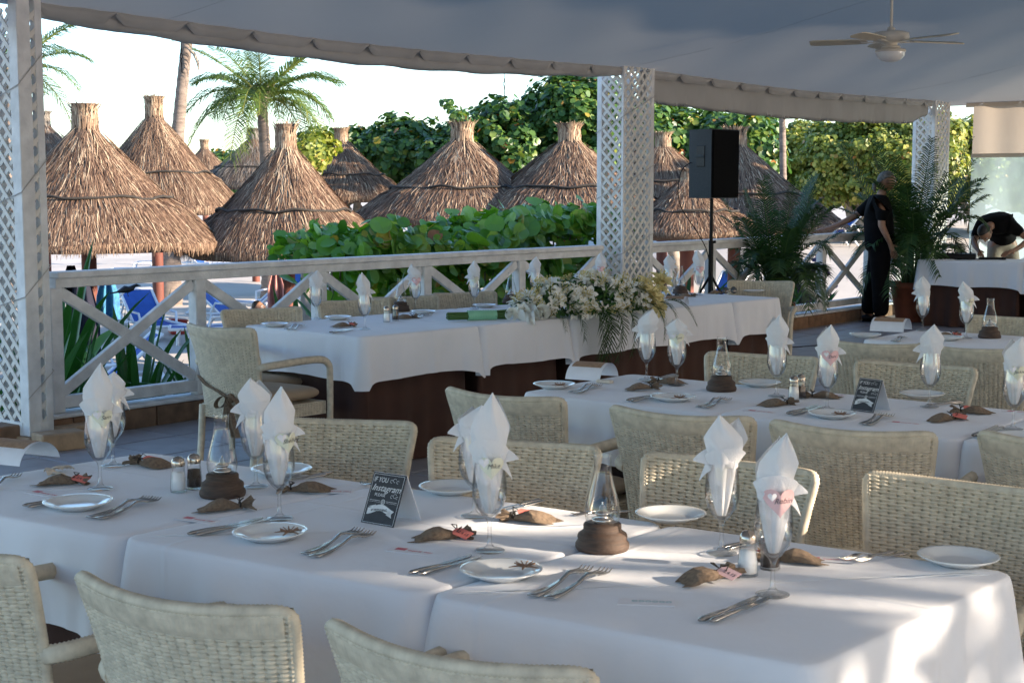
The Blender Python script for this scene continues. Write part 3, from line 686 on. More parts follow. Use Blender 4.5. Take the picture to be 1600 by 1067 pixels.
btree('thin sprig topped sea grape sapling sticking up behind the wide shaded palapa', 716, 33, [(705, 158, 190, 7), (715, 172, 215, 14), (700, 150, 172, 6), (722, 190, 240, 22)], G_, 23, 16, 20, .12, .22, 1)
btree('dark sea grape tree right of the middle column, behind the loudspeaker', 1090, 37, [(1010, 150, 300, 45), (1060, 165, 330, 55), (1120, 175, 330, 50), (1165, 180, 300, 40)], G_, 24, 200, 58, .15, .5)
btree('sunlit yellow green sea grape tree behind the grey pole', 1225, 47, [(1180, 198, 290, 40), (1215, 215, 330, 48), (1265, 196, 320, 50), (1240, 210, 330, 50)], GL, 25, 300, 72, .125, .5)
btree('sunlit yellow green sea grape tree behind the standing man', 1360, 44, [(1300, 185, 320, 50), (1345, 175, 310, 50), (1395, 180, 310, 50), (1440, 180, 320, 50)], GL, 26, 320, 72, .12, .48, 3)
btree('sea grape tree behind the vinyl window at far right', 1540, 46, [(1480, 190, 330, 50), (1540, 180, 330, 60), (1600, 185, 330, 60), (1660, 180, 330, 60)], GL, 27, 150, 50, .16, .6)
btree('low dark bushes on the horizon between the second palapa and the grey one', 345, 70, [(340, 242, 300, 30), (372, 232, 300, 30), (420, 245, 300, 40)], G_, 28, 80, 40, .22, .7, 1)
btree('low dark bushes far away behind the leftmost palapas', 130, 75, [(90, 262, 300, 50), (160, 258, 300, 60), (230, 262, 300, 60), (20, 262, 300, 60)], G_, 29, 100, 40, .25, .8, 1)
btree('dark undergrowth below the sunlit trees right of the grey pole', 1290, 50, [(1180, 270, 330, 60), (1290, 275, 325, 60), (1400, 275, 330, 60)], G_, 30, 120, 50, .18, .6, 3)
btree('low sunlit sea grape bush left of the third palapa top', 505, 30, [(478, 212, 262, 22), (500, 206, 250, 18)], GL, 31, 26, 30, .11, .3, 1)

# hedge just outside the railing: big round leaves, nearest 300 single
def round_leaf_mesh(name, t, fold=.16):
    ring = [(0, -1.0), (.45, -.9), (.82, -.62), (1.0, -.15), (.97, .3), (.72, .72), (.35, .95), (0, 1.02)]
    V = [(0, -1.0, 0), (0, -.35, -.03), (0, .35, -.03), (0, 1.02, 0)]; F = []
    rr = [(x, y, fold * x * x + .04 * math.sin(y * 5)) for x, y in ring[1:-1]]
    b = len(V); V += rr; b2 = len(V); V += [(-x, y, z) for x, y, z in rr]
    for base, sg in ((b, 1), (b2, -1)):
        a = [base + i for i in range(6)]
        fs = [(0, a[0], a[1], 1), (1, a[1], a[2], a[3]), (1, a[3], 2), (2, a[3], a[4], a[5]), (2, a[5], 3)]
        F += [f if sg > 0 else f[::-1] for f in fs]
    me = bpy.data.meshes.new(name); me.from_pydata(V, [], F); me.materials.append(M['hedge'])
    at_ = me.attributes.new('tint', 'FLOAT', 'FACE'); at_.data.foreach_set('value', [t] * len(F)); return me
LM = [round_leaf_mesh('leaf', t) for t in (.1, .25, .35, .45, .55, .62, .7, .78, .84, .92, .98)]
hb = ts(5.0, -1.9, -1.1); hedge = empty('sea_grape_hedge', 'low sea grape hedge with big round green and reddish leaves right behind the white railing', 'hedge', hb, 0)
g = np.random.RandomState(5)
def hedge_top(t): return 2.20 + .08 * math.sin(t * 2.1) + .06 * math.sin(t * 4.3 + 1) - .35 * max(0, (4.0 - t)) ** 1.2 + .05 * (t - 5)
C, D, RR = [], [], []
for _ in range(6200):
    t = 3.7 + 4.2 * g.uniform(0, 1); s = g.uniform(0, 1); w_ = .62
    top = hedge_top(t) * (1 - .02); 
    k = g.uniform()
    if k < .42: z = top * g.uniform(.08, 1); off = -w_ * (1 - .25 * (z / top) ** 3) + g.normal(0, .07)
    elif k < .8: z = top + g.normal(0, .07); off = g.uniform(-w_, w_)
    else: z = top * g.uniform(.2, .98); off = g.uniform(-w_ * .8, w_)
    p = ts(t, -1.55 - off * -1 * -1 if False else -1.6 - off, -1.1 + z); C.append(p - hb)
    nn = N * (1.0 if off < -.3 else .3) + Vector((0, 0, .9 if z > top * .85 else .45)) + Vector(g.normal(0, .5, 3)); D.append(nn); RR.append(g.choice([.035, .05, .06, .07, .085, .1], p=[.15, .2, .25, .2, .13, .07]))
# nearest to the camera = smallest (-off) front face and top
order = sorted(range(len(C)), key=lambda i: -( (C[i]).dot(N) * 1.0 + C[i].z * .55))
near = order[:290]; rest = order[290:]
for i in near:
    nv = D[i].normalized(); q = nv.to_track_quat('Z', 'Y') @ Matrix.Rotation(g.uniform(0, 6.28), 3, 'Z').to_quaternion()
    o = link('leaf', LM[min(10, int(abs(g.normal(4.6, 2.6))))], hedge, C[i], q.to_euler(), RR[i] * 1.15)
Cn = np.array([tuple(C[i]) for i in rest]); Dn = np.array([tuple(D[i]) for i in rest]); Rn = np.array([RR[i] for i in rest])
tt = np.clip(g.beta(2.4, 2.4, len(rest)), 0, 1)
o = link('foliage', leaf_cloud('foliage', Cn, Dn, Rn, M['hedge'], tt, 3), hedge); o['kind'] = 'stuff'
st = MB()
for k in range(42):
    t = 3.8 + k * .095; a = ts(t, -1.6 + rnd.uniform(-.2, .2), -1.15) - hb; b = ts(t + rnd.uniform(-.3, .3), -1.6 + rnd.uniform(-.5, .5), -1.1 + hedge_top(t) * .95) - hb
    st.tube([a, (a + b) / 2 + Vector((rnd.uniform(-.1, .1), 0, 0)), b], [.02, .015, .008], 5)
st.build('stems', M['bark'], hedge)

# ---------------------------------------------------------------- palms
def frond_mesh(name, L, droop, rise, nl, ll, seed, m_, lw=.018, hang=.5, tint=.5, curl=0):
    """frond along +x, rising then drooping; leaflets both sides"""
    g = np.random.RandomState(seed); ra = []
    for i in range(25):
        q = i / 24; ra.append(np.array([L * (q - .12 * q ** 3 * droop), curl * q * q * L, L * (rise * q - droop * q ** 2.2)]))
    ra = np.array(ra); V, F, T = [], [], []
    def rp(q):
        f = q * 24; i = min(23, int(f)); return ra[i] + (ra[i + 1] - ra[i]) * (f - i), (ra[i + 1] - ra[i]) / np.linalg.norm(ra[i + 1] - ra[i])
    def quadstrip(A, B, C, w):
        b = len(V); V.extend([A - w, A + w, B - w, B + w, C]); F.append((b, b + 1, b + 3, b + 2)); F.append((b + 2, b + 3, b + 4, b + 4))
    for i in range(nl):
        q = .12 + .88 * (i + g.uniform(-.2, .2)) / nl; q = min(.995, q); p, t = rp(q); side = np.cross(t, [0, 0, 1]); side /= np.linalg.norm(side); up = np.cross(side, t)
        l = ll * (.45 + .75 * math.sin(math.pi * min(1, q * .85 + .12))) * g.uniform(.85, 1.1)
        for sg in (-1, 1):
            d = side * sg * .85 + t * (.55 + .5 * q) + up * .18 + g.normal(0, .06, 3); d /= np.linalg.norm(d)
            mid = p + d * l * .5; end = p + d * l * .95 + np.array([0, 0, -1]) * l * hang * g.uniform(.5, 1.2)
            w = t * lw; quadstrip(p, mid, end, w); tn = np.clip(tint + g.normal(0, .14), 0, 1); T += [tn, tn]
    me = bpy.data.meshes.new(name); nlv = len(V)
    # rachis
    rb = MB(); rb.tube([Vector(p) for p in ra], [max(.005, L * .012 * (1 - .8 * i / 24)) for i in range(25)], 5)
    F2 = [f[:3] if f[2] == f[3] else f for f in F]; F2 = [tuple(int(x) for x in f) for f in F2]
    me.from_pydata([tuple(v) for v in V] + rb.v, [], F2 + [tuple(i + nlv for i in f) for f in rb.f]); me.materials.append(m_)
    a = me.attributes.new('tint', 'FLOAT', 'FACE'); a.data.foreach_set('value', T + [.8] * len(rb.f)); return me
CF = [frond_mesh('frond', 1.0, d, r_, 46, .30, 60 + i, M['frond'], .0075, h_, tn) for i, (d, r_, h_, tn) in enumerate([(.75, .55, .45, .45), (.55, .75, .4, .4), (1.0, .35, .55, .55), (.35, 1.0, .3, .5), (1.15, .1, .6, .7)])]
def coconut(label, px, crown_y, Y, lean, fl, nf, seed, base_r=.17, group='coconut palms on the beach', extra=None, r0=.11):
    top = atY(px, crown_y, Y); bx = top.x + lean; zb = gz(bx, Y); r = empty('coconut_palm', label, 'palm tree', (bx, Y, zb), 0, group); g = random.Random(seed)
    H = top.z - zb; tb = MB(); pts, rs = [], []
    n = 60
    for i in range(n + 1):
        q = i / n; pts.append(Vector((-lean * (q ** 1.6), 0, H * q - .2 * (1 - q)))); rs.append((base_r * (1 - q) ** 3 + r0 * (1 - .15 * q)) * (1 + (.05 if i % 2 else -.03)))
    tb.tube(pts, rs, 12); tb.build('trunk', M['trunk'], r)
    cr = Vector((-lean, 0, H))
    for k in range(nf):
        a = k * 2.399 + g.uniform(-.2, .2); q = k / nf
        tier = 3 if q < .22 else (1 if q < .45 else (0 if q < .8 else (2 if q < .97 else 4)))
        link('frond', CF[tier], r, cr + Vector((0, 0, -.15 * q)), (0, 0, a), fl * g.uniform(.85, 1.1))
    sh = MB()
    for k in range(7):
        a = k * .9; sh.tube([cr + Vector((0, 0, -.35)), cr + Vector((.16 * math.cos(a), .16 * math.sin(a), .05)), cr + Vector((.3 * math.cos(a), .3 * math.sin(a), .3))], [.09, .07, .03], 6)
    sh.build('leaf_base', M['frond'] if False else M['bark'], r)
    return r
coconut('feathery green coconut palm between the second and third palapas', 408, 152, 36, .2, 1.95, 30, 3, r0=.15)
coconut('coconut palm with a bare leaning trunk running up behind the eave', 306, -48, 34, -.75, 2.15, 16, 5, r0=.14)
coconut('coconut palm behind the left lattice column, only frond tips showing', 18, 112, 33, -.3, 1.75, 18, 6)
coconut('coconut palm with a grey pole like trunk behind the hanging curtain', 1220, 80, 31, .15, 1.6, 14, 8, r0=.075, base_r=.03)
p = atY(303, 84, 33.7); sh = MB(); sh.tube([p + Vector((-.15, 0, .12)), p, p + Vector((.08, 0, -.18)), p + Vector((.1, 0, -.38))], [.03, .1, .09, .02], 8, flat=.4)
tag(sh.build('dead_frond_sheath', M['bark']), 'brown dead frond sheath hanging from the leaning palm trunk', 'palm sheath')

AF = [frond_mesh('frond', 1.0, d, r_, 34, .27, 90 + i, M['areca'], .013, .3, tn) for i, (d, r_, tn) in enumerate([(.55, 1.5, .4), (.95, 1.25, .5), (.3, 2.2, .35), (1.3, 1.0, .6)])]
def areca(label, x, y, Y, hgt, seed, pr, ph, nf=20, spread=1.0):
    p = atY(x, y, Y); r = empty('potted_palm', label, 'potted palm', (p.x, Y, .006), 0, 'potted areca palms on the terrace'); g = random.Random(seed)
    MB().lathe([(pr * .68, 0), (pr * .95, ph * .86), (pr * 1.06, ph * .86), (pr * 1.06, ph), (pr * .93, ph), (pr * .9, ph * .9), (0, ph * .89)], 24).build('pot', M['terra'], r)
    MB().lathe([(pr * .9, ph * .905), (pr * .4, ph * .93), (0, ph * .92)], 16).build('soil', M['soil'], r)
    stm = MB()
    for k in range(nf):
        a = k * 2.4 + g.uniform(-.3, .3); q = k / nf; h = ph + g.uniform(.12, .75) * (hgt * .42) * (1 - .4 * q)
        b = Vector((pr * .5 * math.cos(a) * g.random(), pr * .5 * math.sin(a) * g.random(), ph * .85)); t = b + Vector((math.cos(a) * .10 * spread, math.sin(a) * .10 * spread, h - ph * .85))
        stm.tube([b, (b + t) / 2 + Vector((.01, 0, 0)), t], [.013, .011, .008], 5)
        k2 = [2, 0, 1, 3][min(3, int(q * 4))]; L = (hgt - h) / 1.15 * g.uniform(.75, 1.0); L = max(.5, min(1.05, L * (1.0 if k2 != 2 else .75)))
        link('frond', AF[k2], r, t, (g.uniform(-.1, .1), g.uniform(-.05, .15), a), (L * spread * .9, L * .9, L * .72))
    stm.build('cane', M['stem'], r); return r
areca('bushy potted areca palm in a terracotta pot behind the head table end', 1212, 500, 15.8, 1.86, 2, .19, .36, 40, .60)
areca('tall potted areca palm in a large terracotta pot right of the standing man', 1424, 500, 17.6, 2.3, 4, .26, .46, 44, .74)

bedm = mat('planter_soil', (.16, .12, .09), .95, .5, 14, .8, 30)
for (ta, tb) in ((-.4, 3.2), (6.9, 12.8)):
    bo = MB().bar(ts(ta, -.85, -.75), ts(tb, -.85, -.75), 1.25, .7, bev=.06).build('planter_bed', bedm); bo['kind'] = 'structure'
# strap leaf plants along the railing outside
def strap_mesh(name, t, bend, wv):
    V, F = [], []; n = 8
    for i in range(n + 1):
        q = i / n; w_ = wv * (math.sin(math.pi * min(1, q * .93 + .07)) ** .7) * (1 if i < n else .02)
        x = bend * q * q; z = q - .55 * bend * q ** 3
        V += [(x, -w_, z + .15 * w_), (x + .12 * w_, 0, z - .25 * w_), (x, w_, z + .15 * w_)]
    for i in range(n):
        for k in range(2): F.append((i * 3 + k, i * 3 + k + 1, i * 3 + k + 4, i * 3 + k + 3))
    me = bpy.data.meshes.new(name); me.from_pydata(V, [], F); me.materials.append(M['strap']); me.polygons.foreach_set('use_smooth', [True] * len(F))
    a = me.attributes.new('tint', 'FLOAT', 'FACE'); a.data.foreach_set('value', [t] * len(F)); return me
SM = [strap_mesh('leaf', t, b, w_) for t, b, w_ in [(.3, .25, .07), (.5, .6, .08), (.7, .9, .075), (.2, .1, .06), (.6, 1.1, .08), (.85, .5, .07), (.98, 1.0, .06)]]
SP = [(.15, -.55, 1.35, 'broad strap leaved plant against the left lattice column, outside the railing'), (.55, -.8, 1.25, 'strap leaved plant at the left end of the railing with low arching leaves'), (.75, -1.2, 1.75, 'tallest strap leaved plant, one upright paddle leaf in the middle of the first crossed brace'), (1.05, -.6, 1.05, 'strap leaved plant with an orange withered leaf under the first crossed brace'), (1.3, -1.0, 1.3, 'strap leaved plant left of the end armchair, outside the railing'), (1.75, -.7, 1.15, 'strap leaved plant behind the back of the end armchair'), (2.6, -.6, 1.3, 'strap leaved plant at the left end of the sea grape hedge'), (3.3, -.55, 1.55, 'strap leaved plant in front of the hedge behind the head table'),
      (7.2, -.7, 1.45, 'strap leaved plant behind the loudspeaker stand'), (8.1, -.6, 1.35, 'strap leaved plant left of the bushy potted palm'), (9.5, -.6, 1.15, 'strap leaved plant in the first clear brace right of the bushy potted palm'), (10.2, -.7, 1.2, 'strap leaved plant below the hand of the standing man'), (10.9, -.6, 1.1, 'strap leaved plant behind the legs of the standing man')]
for i, (t, s, h, lab) in enumerate(SP):
    p = ts(t, s); r = empty('strap_plant', lab, 'plant', (p.x, p.y, -.42), 0, 'strap leaved plants along the railing')
    for k in range(26):
        a = k * 2.4 + rnd.uniform(-.3, .3); q = k / 26; m_ = 3 if q < .15 else (0 if q < .4 else rnd.choice([1, 1, 2, 4, 5, 4])); 
        if k == 23: m_ = 6
        L = h * (1 - .35 * q) * rnd.uniform(.85, 1.08)
        link('leaf', SM[m_], r, (.05 * math.cos(a), .05 * math.sin(a), 0), (0, .1 + .4 * q, a), (L * .95, L * .5, L))
g = np.random.RandomState(8); pb = ts(11.4, -1.0); n = 500
P = g.normal(0, 1, (n, 3)) * np.array([.14, .14, .2]) + np.array([0, 0, 1.25])
r = empty('purple_shrub', 'purple leaved shrub just outside the railing left of the standing man', 'shrub', (pb.x, pb.y, gz(pb.x, pb.y)), 0)
link('foliage', leaf_cloud('foliage', P, g.normal(0, 1, (n, 3)), g.uniform(.03, .06, n), M['purple'], g.uniform(0, 1, n), 4), r)['kind'] = 'stuff'
MB().tube([(0, 0, -.1), (.02, 0, .6), (0, 0, 1.2)], [.03, .02, .01], 6).build('stem', M['bark'], r)

# unseen trees and a palm, added to dapple the table light and shade palapas
def shade_tree(label, t, s_, H, W, seed, n_cl, per, lr=.15):
    p = ts(t, s_); b = Vector((p.x, p.y, gz(p.x, p.y))); return tree(label, b, [((0, 0, H), (W, W, W * .95)), ((W * .4, .5, H * .55), (W * .9, W * .9, H * .42)), ((-W * .3, -.4, H * .4), (W * .9, W * .8, H * .36))], n_cl, per, .55, lr, M['grape'], seed, 2, group='sea grape trees added out of view to break the sunlight')
for (x_, y_, h_, lb) in ((12.6, 22.0, 4.7, 'dense unseen sea grape tree added outside the end wall to shade the right palapas'), (13.2, 26.2, 4.5, 'second dense unseen sea grape tree added to shade the palapas, farther from the terrace')):  # unseen pair, added only to throw shade on the right palapas
    tree(lb, (x_, y_, gz(x_, y_)), [((0, 0, h_), (2.0, 2.0, 1.9)), ((0, .5, h_ * .5), (2.0, 1.9, 1.9))], 85, 48, .55, .17, M['grape'], int(y_), 2, group='sea grape trees added out of view to break the sunlight')
tree('small unseen sea grape tree added to break the light on the front table corner', (lambda p: (p.x, p.y, gz(p.x, p.y)))(ts(.85, 17.2)), [((0, 0, 5.2), (1.0, 1.0, 1.2))], 22, 34, .34, .10, M['grape'], 78, 1, group='sea grape trees added out of view to break the sunlight')
tree('loose unseen sea grape tree added to dapple the light on the front table', (lambda p: (p.x, p.y, gz(p.x, p.y)))(ts(2.05, 17.0)), [((0, 0, 5.0), (1.9, 1.6, 1.7)), ((-1.0, .6, 4.6), (1.4, 1.2, 1.5))], 22, 32, .42, .11, M['grape'], 77, 2, group='sea grape trees added out of view to break the sunlight')

ps = Vector((7.0, 1.0, 0)); yp = empty('dapple_palm', 'unseen young palm added outside the eave to streak the light on the front table', 'palm tree', (ps.x, ps.y, -1.1), 0)  # unseen palm, added so its fronds streak the table light
MB().tube([(0, 0, -.1), (.05, 0, 1.6), (0, 0, 3.2)], [.16, .11, .09], 10).build('trunk', M['trunk'], yp)
for k in range(8): link('frond', CF[[1, 0, 3, 0, 2][k % 5]], yp, (0, 0, 3.15), (0, 0, k * 2.4), rnd.uniform(1.2, 1.6))
# ================================================================== BEACH THINGS
def lounger(label, loc, rz, back=50, first=[None]):
    if first[0] is not None:
        return copy_tree(first[0], loc, rz, label)
    r = empty('sun_lounger', label, 'sun lounger', loc, rz, 'blue and white sun loungers on the sand')
    f = MB()
    for s in (-1, 1): f.tube([(-.75, s * .31, .30), (.4, s * .31, .32), (1.0, s * .31, .33)], .028, 6)
    for x in (-.75, 1.0): f.tube([(x, -.31, .31), (x, .31, .31)], .028, 6)
    f.build('frame', M['plasticwhite'], r)
    for sx, x in ((-1, -.5), (1, .75)):
        for s in (-1, 1):
            MB().tube([(x - .1, s * .31, .31), (x + sx * .12, s * .31, .02)], [.035, .028], 6).build('leg', M['plasticwhite'], r)
    MB().grid(lambda i, j: (-.75 + 1.1 * i, -.28 + .56 * j, .325 - .03 * math.sin(math.pi * i)), 8, 4).build('seat_mesh', M['blue'], r)
    a = R(42); bx = .35
    b = MB(); b.grid(lambda i, j: (bx + .78 * i * math.cos(a), -.28 + .56 * j, .33 + .78 * i * math.sin(a) - .03 * math.sin(math.pi * i)), 6, 4); b.build('back_mesh', M['blue'], r)
    b = MB()
    for s in (-1, 1): b.tube([(bx, s * .3, .33), (bx + .8 * math.cos(a), s * .3, .33 + .8 * math.sin(a))], .026, 6); b.tube([(bx + .5 * math.cos(a), s * .3, .33 + .5 * math.sin(a)), (bx + .62, s * .3, .33)], .02, 6)
    b.tube([(bx + .8 * math.cos(a), -.3, .33 + .8 * math.sin(a)), (bx + .8 * math.cos(a), .3, .33 + .8 * math.sin(a))], .026, 6)
    b.build('back_frame', M['plasticwhite'], r)
    for s in (-1, 1): MB().tube([(-.1, s * .33, .32), (-.05, s * .35, .5), (.4, s * .35, .52), (.5, s * .33, .34)], .022, 6).build('armrest', M['plasticwhite'], r)
    first[0] = r; return r
LG = [(335, 470, 25.5, .2, 'blue sun lounger lying across the sand left of the third palapa'), (380, 446, 27.5, 2.9, 'blue sun lounger with its white underframe seen through the railing behind the third palapa'), (425, 430, 31, 1.2, 'blue sun lounger half behind the salmon fringed cloth'), (246, 560, 26.5, 2.2, 'blue sun lounger standing near the red box, close to the strap leaved plants'), (128, 585, 18.6, .4, 'blue sun lounger close behind the railing at the foot of the largest palapa'), (105, 470, 26, .3, 'blue sun lounger in the shade behind the hanging dark garments'), (215, 402, 44, .1, 'far blue sun lounger under the second palapa'), (330, 398, 47, 2.9, 'far blue sun lounger between the second and third palapas'), (1290, 358, 0, .25, 'blue and white sun lounger on the sunny sand left of the standing man'), (1120, 430, 31, 1.0, 'sun lounger in the shade right of the middle column')]
for x, y, Y, a, lab in LG:
    if Y == 0: p = atY(x, y, 43)
    else: p = atY(x, y, Y)
    lounger(lab, (p.x, p.y, gz(p.x, p.y)), a)
p = atY(277, 510, 27.5); b = MB(); b.box((0, 0, .13), (.30, .22, .26), bev=.02); b.box((0, 0, .27), (.33, .25, .03), bev=.01)
tag(b.build('plastic_crate', M['red'], None, (p.x, p.y, gz(p.x, p.y) + .0), (0, .1, .4)), 'red plastic box on the sand beyond the first crossed brace', 'box')
# hanging clothes on the big palapa (hooks on the post)
def hanging(name, label, cat, x0, x1, y0, y1, Y, m_, seed):
    a = atY(x0, y0, Y); b = atY(x1, y0, Y); c = atY(x0, y1, Y); W = b.x - a.x; H = a.z - c.z; g = random.Random(seed); ph = g.uniform(0, 6)
    def f(i, j, o=0):
        nar = .35 + .65 * min(1, j * 2.2); k = (i - .5) * nar
        return (a.x + W / 2 + k * W, Y + .07 * math.sin(i * 14 + ph) * (.4 + j) + o, a.z - H * j * (1 - .08 * math.sin(i * 9 + ph)))
    mb = MB(); mb.grid(f, 22, 14); mb.grid(lambda i, j: f(1 - i, j, .012), 22, 14)
    return tag(mb.build(name, m_), label, cat)
hanging('hanging_garment', 'long dark navy garment hanging from the largest palapa', 'garment', 102, 152, 425, 572, 20.6, M['navy'], 1)
hanging('hanging_towel', 'blue and teal patterned towel hanging right of the palapa post', 'towel', 150, 184, 428, 505, 20.7, M['towel'], 2)
hanging('hanging_garment', 'black shirt hanging behind the left end of the handrail', 'garment', 92, 128, 415, 495, 20.9, M['blackcloth'], 3)
hanging('hanging_wrap', 'pale grey patterned wrap hanging next to the left lattice column', 'wrap', 74, 106, 430, 540, 20.4, M['towelgrey'], 4)
hanging('fringed_cloth', 'salmon fringed cloth hanging at the left end of the sea grape hedge', 'cloth', 418, 444, 420, 478, 20.5, mat('salmon_cloth', (.55, .24, .19), .9, .4, 40, .5, 60, stretch=(6, 1, .3)), 5)
# blackbird
p = atY(199, 456, 10.75); bd = empty('blackbird', 'glossy blackbird perched on an upright leaf tip beyond the first crossed brace', 'bird', p, R(20))
b = MB(); b.tube([(-.20, 0, -.015), (-.11, 0, .0), (-.06, 0, .012), (0, 0, .02), (.05, 0, .04), (.085, 0, .068), (.105, 0, .075), (.125, 0, .07), (.155, 0, .066)], [.008, .014, .03, .042, .038, .022, .023, .014, .003], 9, flat=.85); b.build('body', M['feather'], bd)
b = MB(); b.tube([(.07, .03, .03), (-.02, .04, .03), (-.12, .02, .0)], [.01, .025, .004], 6, flat=1.6); b.tube([(.07, -.03, .03), (-.02, -.04, .03), (-.12, -.02, .0)], [.01, .025, .004], 6, flat=1.6); b.build('wing', M['feather'], bd)
b = MB()
for s in (-.015, .015): b.tube([(0, s, -.01), (.01, s, -.055)], .003, 4)
b.build('legs', M['feather'], bd)
bd.scale = (.62,) * 3
PLR = [o for o in sc.objects if o.get('label', '').startswith('tallest strap leaved')][0]
link('leaf', SM[3], PLR, (p.x - .11 - PLR.location.x, p.y - PLR.location.y, .0), (0, 0, 0), (1, .6, (p.z - .035 - PLR.location.z) / .99))
# ================================================================== TABLES
TZ = .75
def v2(p): return Vector((p.x, p.y))
def rounded(C, r, step, amps):
    """perimeter samples of a quad: (pos2, normal2, amp, corner_distance, s)"""
    out = []; n = len(C); s = 0
    ctr = sum(C, Vector((0, 0))) / n
    area = sum(C[i].x * C[(i + 1) % n].y - C[(i + 1) % n].x * C[i].y for i in range(n))
    if area < 0: C = C[::-1]; amps = [amps[2], amps[1], amps[0], amps[3]]
    for i in range(n):
        a, b = C[i], C[(i + 1) % n]; e = (b - a); L = e.length; e.normalize(); nm = Vector((e.y, -e.x)); k = max(2, int((L - 2 * r) / step))
        for j in range(k + 1):
            d = r + (L - 2 * r) * j / k; out.append((a + e * d, nm.copy(), amps[i], min(d, L - d), s + d))
        e2 = (C[(i + 2) % n] - b).normalized(); n2 = Vector((e2.y, -e2.x)); c_ = b - e * r + e2 * r
        for j in (1, 2, 3):
            q = j / 4; nn = (nm * (1 - q) + n2 * q).normalized(); out.append((c_ + nn * r, nn, max(amps[i], amps[(i + 1) % n]) , 0, s + L))
        s += L
    return out
def tablecloth(label, C, drop, amps, seed, extra=.05, flare=.04, z=TZ, step=.016, group='white cloths over the dining tables'):
    g = random.Random(seed); P = rounded([v2(c) for c in C], .045, step, amps); n = len(P); ph = [g.uniform(0, 6.28) for _ in range(6)]
    ctr = sum((p[0] for p in P), Vector((0, 0))) / n
    def fold(s): 
        return (.5 + .5 * math.sin(2 * math.pi * s / .31 + ph[0] + .9 * math.sin(s * 3.1 + ph[1]))) ** 1.6 * .6 + .25 * math.sin(2 * math.pi * s / .13 + ph[2]) + .15 * math.sin(2 * math.pi * s / .53 + ph[3])
    rings = []
    rings.append([(p[0] - p[1] * .03, z + .0008) for p in P]); rings.append([(p[0] - p[1] * .010, z) for p in P])
    rings.append([(p[0] - p[1] * .003, z - .003) for p in P]); rings.append([(p[0] + p[1] * .001, z - .012) for p in P])
    T = 10
    for k in range(1, T + 1):
        t = k / T; ring = []
        for p, nm, am, cd, s in P:
            ce = math.exp(-(cd / .10) ** 2) * (1 if am > .004 else .1); dr = drop + extra * math.exp(-cd / .04) * (1 if am > .004 else 0) + .006 * math.sin(s * 9 + ph[4])
            off = .002 + am * 1.35 * (t ** .8) * (fold(s) + .30) * (1 - .5 * ce) + flare * ce * t - .012 * t * (1 - ce) * (am > .004)
            side = Vector((-nm.y, nm.x)) * (.012 * t * math.sin(s * 23 + ph[5]) * min(1, am * 60))
            q = p + nm * max(.001, off) + side; ring.append((q, z - .012 - t * dr))
        rings.append(ring)
    V = [(q.x, q.y, zz) for r in rings for q, zz in r]; m = len(rings)
    mb = MB(); mb.v = V
    for k in range(m - 1):
        for i in range(n): mb.f.append((k * n + i, (k + 1) * n + i, (k + 1) * n + (i + 1) % n, k * n + (i + 1) % n)); mb.m.append(0); mb.sm.append(True)
    # gently uneven top
    c0 = len(mb.v); RN = 9
    prev = list(range(n))
    for k in range(1, RN):
        f = 1 - k / RN; st_ = len(mb.v)
        for q, zz in rings[0]:
            w_ = ctr + (q - ctr) * f; mb.v.append((w_.x, w_.y, z + .0008 + (.0014 * math.sin(w_.x * 9 + ph[0]) * math.sin(w_.y * 7 + ph[1]) + .0009 * math.sin(w_.x * 23 + w_.y * 17 + ph[2])) * min(1, (1 - f) * 3)))
        cur = list(range(st_, st_ + n))
        for i in range(n): mb.f.append((prev[i], prev[(i + 1) % n], cur[(i + 1) % n], cur[i])); mb.m.append(0); mb.sm.append(True)
        prev = cur
    mb.v.append((ctr.x, ctr.y, z + .0008)); c_ = len(mb.v) - 1
    for i in range(n): mb.f.append((prev[i], prev[(i + 1) % n], c_)); mb.m.append(0); mb.sm.append(True)
    e_ = (v2(C[1]) - v2(C[0])); key = int(round(math.degrees(math.atan2(e_.y, e_.x)) / 6)) * 6
    if ('cloth', key) not in M: M[('cloth', key)] = crease(M['cloth'], 'pressed_linen', math.radians(key))
    o = mb.build('tablecloth', M[('cloth', key)]); return tag(o, label, 'tablecloth', group)
def underskirt(label, C, seed, z=TZ - .006, inset=.085):
    C2 = [v2(c) for c in C]; ctr = sum(C2, Vector((0, 0))) / 4; C2 = [c + (ctr - c).normalized() * inset for c in C2]
    P = rounded(C2, .02, .02, [1, 1, 1, 1]); n = len(P); g = random.Random(seed); ph = g.uniform(0, 6); mb = MB(); K = 8
    for k in range(K + 1):
        t = k / K
        for p, nm, am, cd, s in P:
            off = -.012 + .030 * t * (.5 + .5 * math.sin(s * 19 + ph + math.sin(s * 5))) ** 1.5 + .012 * t * math.sin(s * 41 + ph) + .02 * t * math.exp(-cd / .05)
            q = p + nm * (off if t > 0 else -.012); mb.v.append((q.x, q.y, (z - .02) * (1 - t) + .012 * t))
    for k in range(K):
        for i in range(n): mb.f.append((k * n + i, (k + 1) * n + i, (k + 1) * n + (i + 1) % n, k * n + (i + 1) % n)); mb.m.append(0); mb.sm.append(True)
    mb.f.append(tuple(range(n))); mb.m.append(0); mb.sm.append(False)
    return tag(mb.build('underskirt', M['skirt']), label, 'tablecloth', 'brown cloths hanging to the floor under the white ones')
TW = mat('table_timber', (.2, .12, .07), .6, .3, 8)
